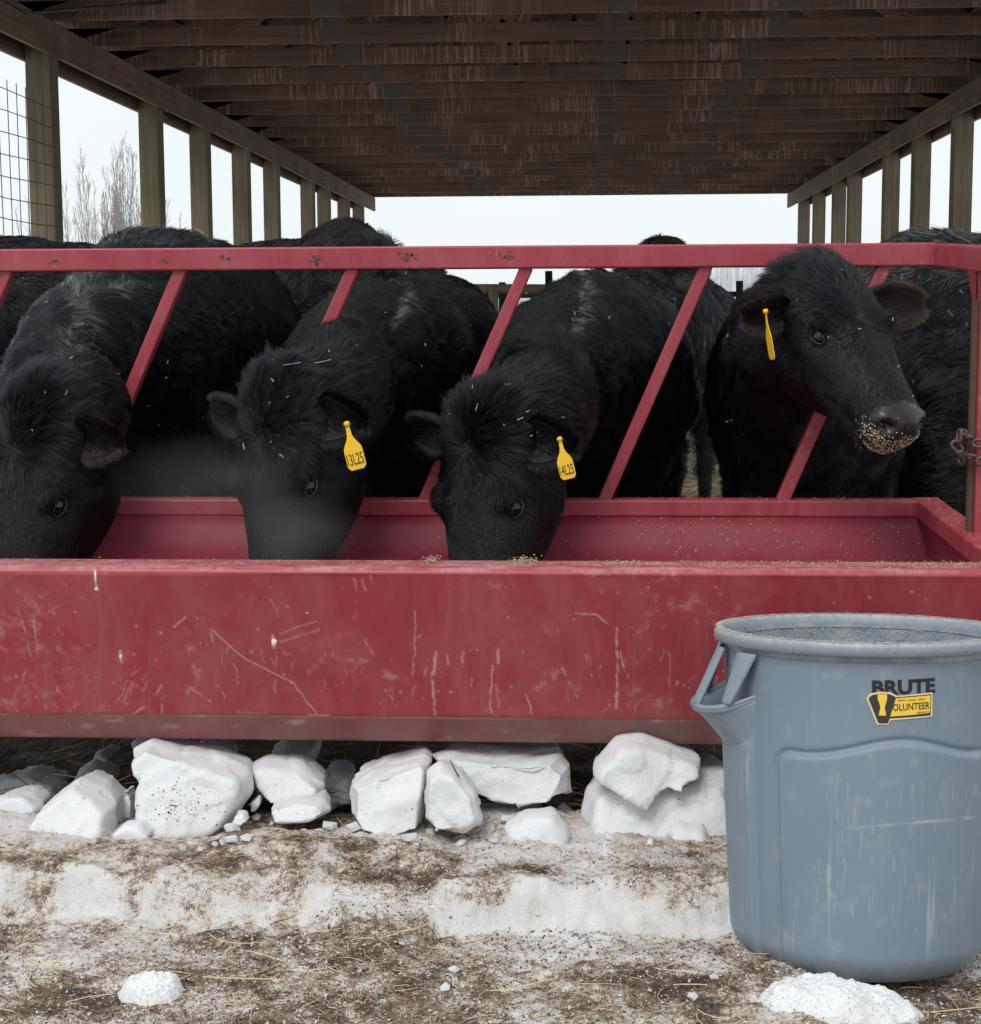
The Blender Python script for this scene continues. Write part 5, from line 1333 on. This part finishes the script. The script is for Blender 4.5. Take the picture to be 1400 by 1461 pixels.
B_ = cow('black cow feeding second from the left with the yellow ear tag 13L25', HB, chB, std_legs(shB[0], shB[1]+.05, hpB[0], hpB[1]-.1, .72, .15),
    1.0, .013, {1: dict(out=(-.42, 1, -.10), up=(.20, .30, 1), brown=.1, L=.19, W=.040), -1: dict(out=(.25, -.9, -.05), up=(.35, -.30, 1.0), brown=.05, L=.12, W=.050)},
    ridge=ridge_line([(572, 415), (568, 440), (556, 468)], 6, .9), hair_len=.042)
ear_tag(B_[0], at(494, 601, 3.60), (at(512, 672, 3.59)-at(494, 601, 3.60)), (-.25, -.95, .1), .0430, .106, '13L25', 'yellow ear tag numbered 13L25')

# --- C: third, tag 14L25
HC = Head((0, 0, 0), (-.07, -.30, -.95), (-.62, -.76, .10), 1.06, eye=at(738, 724, 3.66), side=-1); HC.whorl = .07
shC = (X_(835, 4.95), 4.95); hpC = (X_(890, 6.1), 6.1)
chC = body_chain([(HC.w(-.06, -.02, -.20), .11, .14), (at(765, 560, 4.28), .135, .18), (at(800, 540, 4.6), .18, .24)], shC, hpC, .82, (.235, .36), (.27, .38), (.22, .33))
C_ = cow('black cow feeding in the middle with the yellow ear tag 14L25', HC, chC, std_legs(shC[0], shC[1]+.05, hpC[0], hpC[1]-.1, .72, .15),
    1.0, .013, {1: dict(out=(-.36, 1, -.10), up=(.20, .30, 1), brown=.05, L=.19, W=.040), -1: dict(out=(.25, -.9, -.05), up=(.35, -.30, 1.0), brown=.05, L=.12, W=.050)},
    ridge=ridge_line([(836, 392), (830, 425), (815, 470)], 9, .6), hair_len=.042)
ear_tag(C_[0], at(798, 623, 3.60), (at(812, 682, 3.59)-at(798, 623, 3.60)), (-.35, -.9, .1), .036, .092, '14L25', 'yellow ear tag numbered 14L25')

# --- D: head up, looking right
HD = Head((0, 0, 0), (.36, -.58, -.70), (.38, -.60, .70), .98, eye=at(1166, 481, 3.72)); HD.whorl = .18; HD.top = .76
shD = (X_(1165, 4.85), 4.85); hpD = (X_(1120, 6.0), 6.0)
chD = body_chain([(HD.w(-.02, .02, -.20), .11, .12), (at(1120, 548, 4.25), .145, .19), (at(1148, 590, 4.6), .195, .26)], shD, hpD, .80, (.26, .37), (.28, .38), (.22, .33))
D_ = cow('black cow with its head raised over the bars looking right, feed on its nose', HD, chD, std_legs(shD[0], shD[1]+.0, hpD[0], hpD[1]-.1, .72, .16),
    1.15, .0095, {1: dict(out=(-.05, .9, -.35), up=(.75, .5, .25), brown=.55, L=.105, W=.036), -1: dict(out=(.02, -1, .05), up=(.6, -.2, .7), brown=.8, L=.185, W=.045)},
    hair_len=.044, poll_len=.05)
ear_tag(D_[0], at(1092, 440, 3.74), (at(1103, 514, 3.74)-at(1092, 440, 3.74)), (-.97, -.22, .05), .036, .112, None, 'yellow ear tag seen edge on')
# feed stuck to the muzzle
def muzzle_feed(C, H, n, lo=.40, label=''):
    root, me, V, N, L, muz = C
    k = np.where((L[:, 0] > lo) & (L[:, 0] < .5) & (np.abs(L[:, 1]) < .1) & (L[:, 2] > -.17) & (L[:, 2] < .0))[0]
    wt = np.clip((L[k, 0]-lo)/.05, 0, 1)*np.clip((-.070-L[k, 2])/.02, .02, 1)+.01
    s = rng.choice(k, n, p=wt/wt.sum()); pos = V[s]+rng.normal(0, .005, (n, 3)); 
    bv = BVHTree.FromPolygons([tuple(v) for v in V], [tuple(p.vertices) for p in me.polygons]); P2 = []; N2 = []
    for p in pos:
        h = bv.find_nearest(Vector(p)); P2.append(tuple(h[0])); N2.append(tuple(h[1]))
    chips('feed_crumbs', np.array(P2), np.array(N2), (.002, .0065), [M['feed_pale'], M['straw_pale'], M['feed']], [.55, .25, .2], label=label, aspect=(.5, .9))
muzzle_feed(D_, HD, 1500, .385, 'tan feed crumbs coating the muzzle of the cow with its head up')

# --- cattle behind
def back_cow(label, poll, F, U, neck, sh, hip, z, rs=(.25, .32), rb=(.28, .34), rh=(.24, .28), dens=.35, hl=.04, sc_=1.05, grey=0.0, eyes=(), extra=None):
    H = Head(poll, F, U, sc_)
    return cow(label, H, body_chain(neck, sh, hip, z, rs, rb, rh), std_legs(sh[0], sh[1], hip[0], hip[1], z-.15, .15), dens, .022,
               {1: dict(out=(-.1, 1, 0), up=(.6, 0, .8), brown=.2), -1: dict(out=(-.1, -1, 0), up=(.6, 0, .8), brown=.2)}, hair_len=hl, rad=.0009, face_eyes=(1, -1), clump_n=18, poll_len=.06, extra=extra,
               ridge=(lambda V: np.where(V[:, 2] > z+.26, grey, 0)) if grey else None)
# right edge: side on, head beyond the frame
back_cow('black cow standing side on at the right edge behind the end post', Vector((2.45, 5.2, .98)), (.55, -.45, -.7), (.6, -.2, .7), [(Vector((2.30, 5.25, 1.02)), .13, .17), (Vector((2.10, 5.28, .98)), .17, .24)], (1.92, 5.30), (.90, 5.42), .885, dens=.5, extra=[[((1.12, 5.36, .85), .24, .26), ((1.16, 5.33, .52), .22, .24), ((1.2, 5.3, .2), .14, .16)]], rs=(.27, .42), rb=(.29, .42), rh=(.27, .41), grey=.3)
back_cow('black cow standing in the gloom between the first and second feeding cows', Vector((X_(262, 7.5), 7.5, .75)), (.1, -.5, -.85), (0, -.8, .5), [(Vector((X_(260, 7.7), 7.7, .80)), .14, .18), (Vector((X_(258, 7.9), 7.9, .82)), .18, .25)], (X_(258, 8.2), 8.2), (X_(285, 9.2), 9.2), .82, dens=.12, rs=(.30, .36), rb=(.33, .38))
back_cow('black cow behind the middle feeder with only a tuft of its head above the rail', at(915, 374, 7.0), (.1, -.85, -.55), (0, -.5, .85), [(at(935, 400, 7.25), .13, .17), (at(945, 415, 7.4), .17, .24)], (X_(960, 7.7), 7.7), (X_(1000, 8.8), 8.8), .91, dens=.25)
back_cow('black cow whose back shows right of the second feeding cow', Vector((X_(640, 8.6), 8.6, .8)), (0, .3, -.95), (0, .9, .3), [(Vector((X_(640, 8.4), 8.4, .85)), .13, .17), (Vector((X_(638, 8.2), 8.2, .9)), .17, .24)], (X_(636, 7.8), 7.8), (X_(622, 6.75), 6.75), .90, dens=.3)
back_cow('black cow behind the second feeder with a tousled poll above the rail', at(546, 356, 6.35), (.45, -.6, -.66), (.3, -.5, .8), [(at(520, 392, 6.5), .13, .18), (at(495, 400, 6.6), .18, .25)], (X_(452, 6.75), 6.75), (X_(335, 7.4), 7.4), 1.05, dens=.3)
back_cow('black cow at the far left whose back shows under the wire mesh', Vector((X_(-230, 6.9), 6.9, .95)), (-.6, -.4, -.7), (-.6, -.4, .6), [(Vector((X_(-190, 6.95), 6.95, 1.0)), .13, .18), (Vector((X_(-150, 7.0), 7.0, 1.03)), .18, .25)], (X_(-90, 7.05), 7.05), (X_(150, 7.3), 7.3), 1.075, dens=.35)

# straw flecks on the backs
it = []
for (px, py, Yp, ln) in [(205,378,4.35,.03),(195,372,4.35,.02),(225,386,4.6,.03),(175,560,4.0,.02),(78,374,4.5,.015),(285,344,5.0,.04),(575,398,4.75,.02),(410,655,3.9,.02),(430,530,4.05,.05),(450,525,4.05,.04),(810,470,4.5,.02),(812,455,4.5,.02),(822,448,4.5,.015),(720,560,4.02,.02),(688,585,3.8,.02),(735,605,3.82,.02),(1350,445,4.9,.03),(1222,478,3.7,.012),(1000,485,5.3,.03),(1008,512,5.3,.03),(1290,640,4.0,.02),(500,415,5.4,.03),(428,430,5.4,.02)]:
    p = at(px, py, Yp)
    it.append((px, py, ln))
# drop each fleck onto whatever hide lies behind that point
dg = bpy.context.evaluated_depsgraph_get()
def hit(px, py):
    d = (CR @ Vector(((px-700)/FPX, -(py-730)/FPX, -1))).normalized(); best = None
    ok, loc, nrm, _, ob, _ = sc.ray_cast(dg, CAM, d)
    return (loc, nrm, ob) if ok else None
bpy.context.view_layer.update(); dg = bpy.context.evaluated_depsgraph_get()
fl = []
rl = random.Random(5)
for k in range(90):
    it.append((rl.choice([rl.uniform(30, 330), rl.uniform(340, 700), rl.uniform(640, 960), rl.uniform(1000, 1390)]), rl.uniform(392, 640), rl.choice([.006, .008, .010, .016])))
for (px, py, ln) in it:
    h = hit(px, py)
    if not h or h[2] is None or h[2].name.split('.')[0] != 'body': continue
    loc, nrm, ob = h; a = rl.uniform(0, 6.28); tdir = nrm.cross(Vector((math.cos(a), .2, math.sin(a)))).normalized()
    fl.append((loc+nrm*.028, tdir, ln*rl.uniform(.7, 1.1), .0007, rl.uniform(-1.5, 1.5), rl.choice([0, 1, 1])))
cp = []; cn = []
for k in range(420):
    if k < 260: px, py = rl.gauss(262, 32), rl.gauss(1148, 14)+.12*rl.gauss(0,40)
    else: px, py = rl.uniform(0, 1040), rl.uniform(1080, 1205)
    h = hit(px, py)
    if h and h[2] is not None and h[2].name.startswith('snow_chunk') and (k < 260 or rl.random() < .3): cp.append(tuple(h[0])); cn.append(tuple(h[1]))
chips('mud_flecks', np.array(cp), np.array(cn), (.0015, .006), [M['chip_brown'], M['chip_dark'], M['straw']], [.45, .35, .2], label='flecks of mud and chaff stuck to the snow chunks')
straws('straw_flecks', fl, 'bits of pale straw caught in the coats of the cattle')

# breath hanging in the cold air round two of the muzzles
def mist(px, py, Y, rx, ry, rz, dens, label):
    c = at(px, py, Y); me = bpy.data.meshes.new('breath_mist'); bm = bmesh.new(); bmesh.ops.create_icosphere(bm, subdivisions=3, radius=1); bm.to_mesh(me); bm.free()
    o = mko('breath_mist', me); o.location = c; o.scale = (rx, ry, rz)
    m = bpy.data.materials.new('breath'); m.use_nodes = True; nt = m.node_tree; nt.nodes.clear()
    out = nt.nodes.new('ShaderNodeOutputMaterial'); v = nt.nodes.new('ShaderNodeVolumePrincipled'); v.inputs['Color'].default_value = (.9, .9, .92, 1)
    tc = nt.nodes.new('ShaderNodeTexCoord'); ln = nt.nodes.new('ShaderNodeVectorMath'); ln.operation = 'LENGTH'; nt.links.new(tc.outputs['Object'], ln.inputs[0])
    mr = nt.nodes.new('ShaderNodeMapRange'); mr.interpolation_type = 'SMOOTHSTEP'; mr.inputs[1].default_value = 1; mr.inputs[2].default_value = .1; nt.links.new(ln.outputs['Value'], mr.inputs[0])
    nz = nt.nodes.new('ShaderNodeTexNoise'); nz.inputs['Scale'].default_value = 3.2; nz.inputs['Detail'].default_value = 3; nt.links.new(tc.outputs['Object'], nz.inputs[0])
    m1 = nt.nodes.new('ShaderNodeMath'); m1.operation = 'MULTIPLY'; nt.links.new(mr.outputs[0], m1.inputs[0]); nt.links.new(nz.outputs[0], m1.inputs[1])
    m2 = nt.nodes.new('ShaderNodeMath'); m2.operation = 'MULTIPLY'; m2.inputs[1].default_value = dens*2; nt.links.new(m1.outputs[0], m2.inputs[0]); nt.links.new(m2.outputs[0], v.inputs['Density'])
    nt.links.new(v.outputs[0], out.inputs['Volume']); me.materials.append(m); m.cycles.volume_sampling = 'DISTANCE' if hasattr(m, 'cycles') else None
    return tag(o, label, None, None, 'stuff')
mist(300, 690, 3.60, .26, .16, .14, .45, 'faint breath mist drifting between the first two feeding cows')
mist(420, 760, 3.42, .17, .12, .10, .65, 'faint breath mist over the muzzle of the second feeding cow')
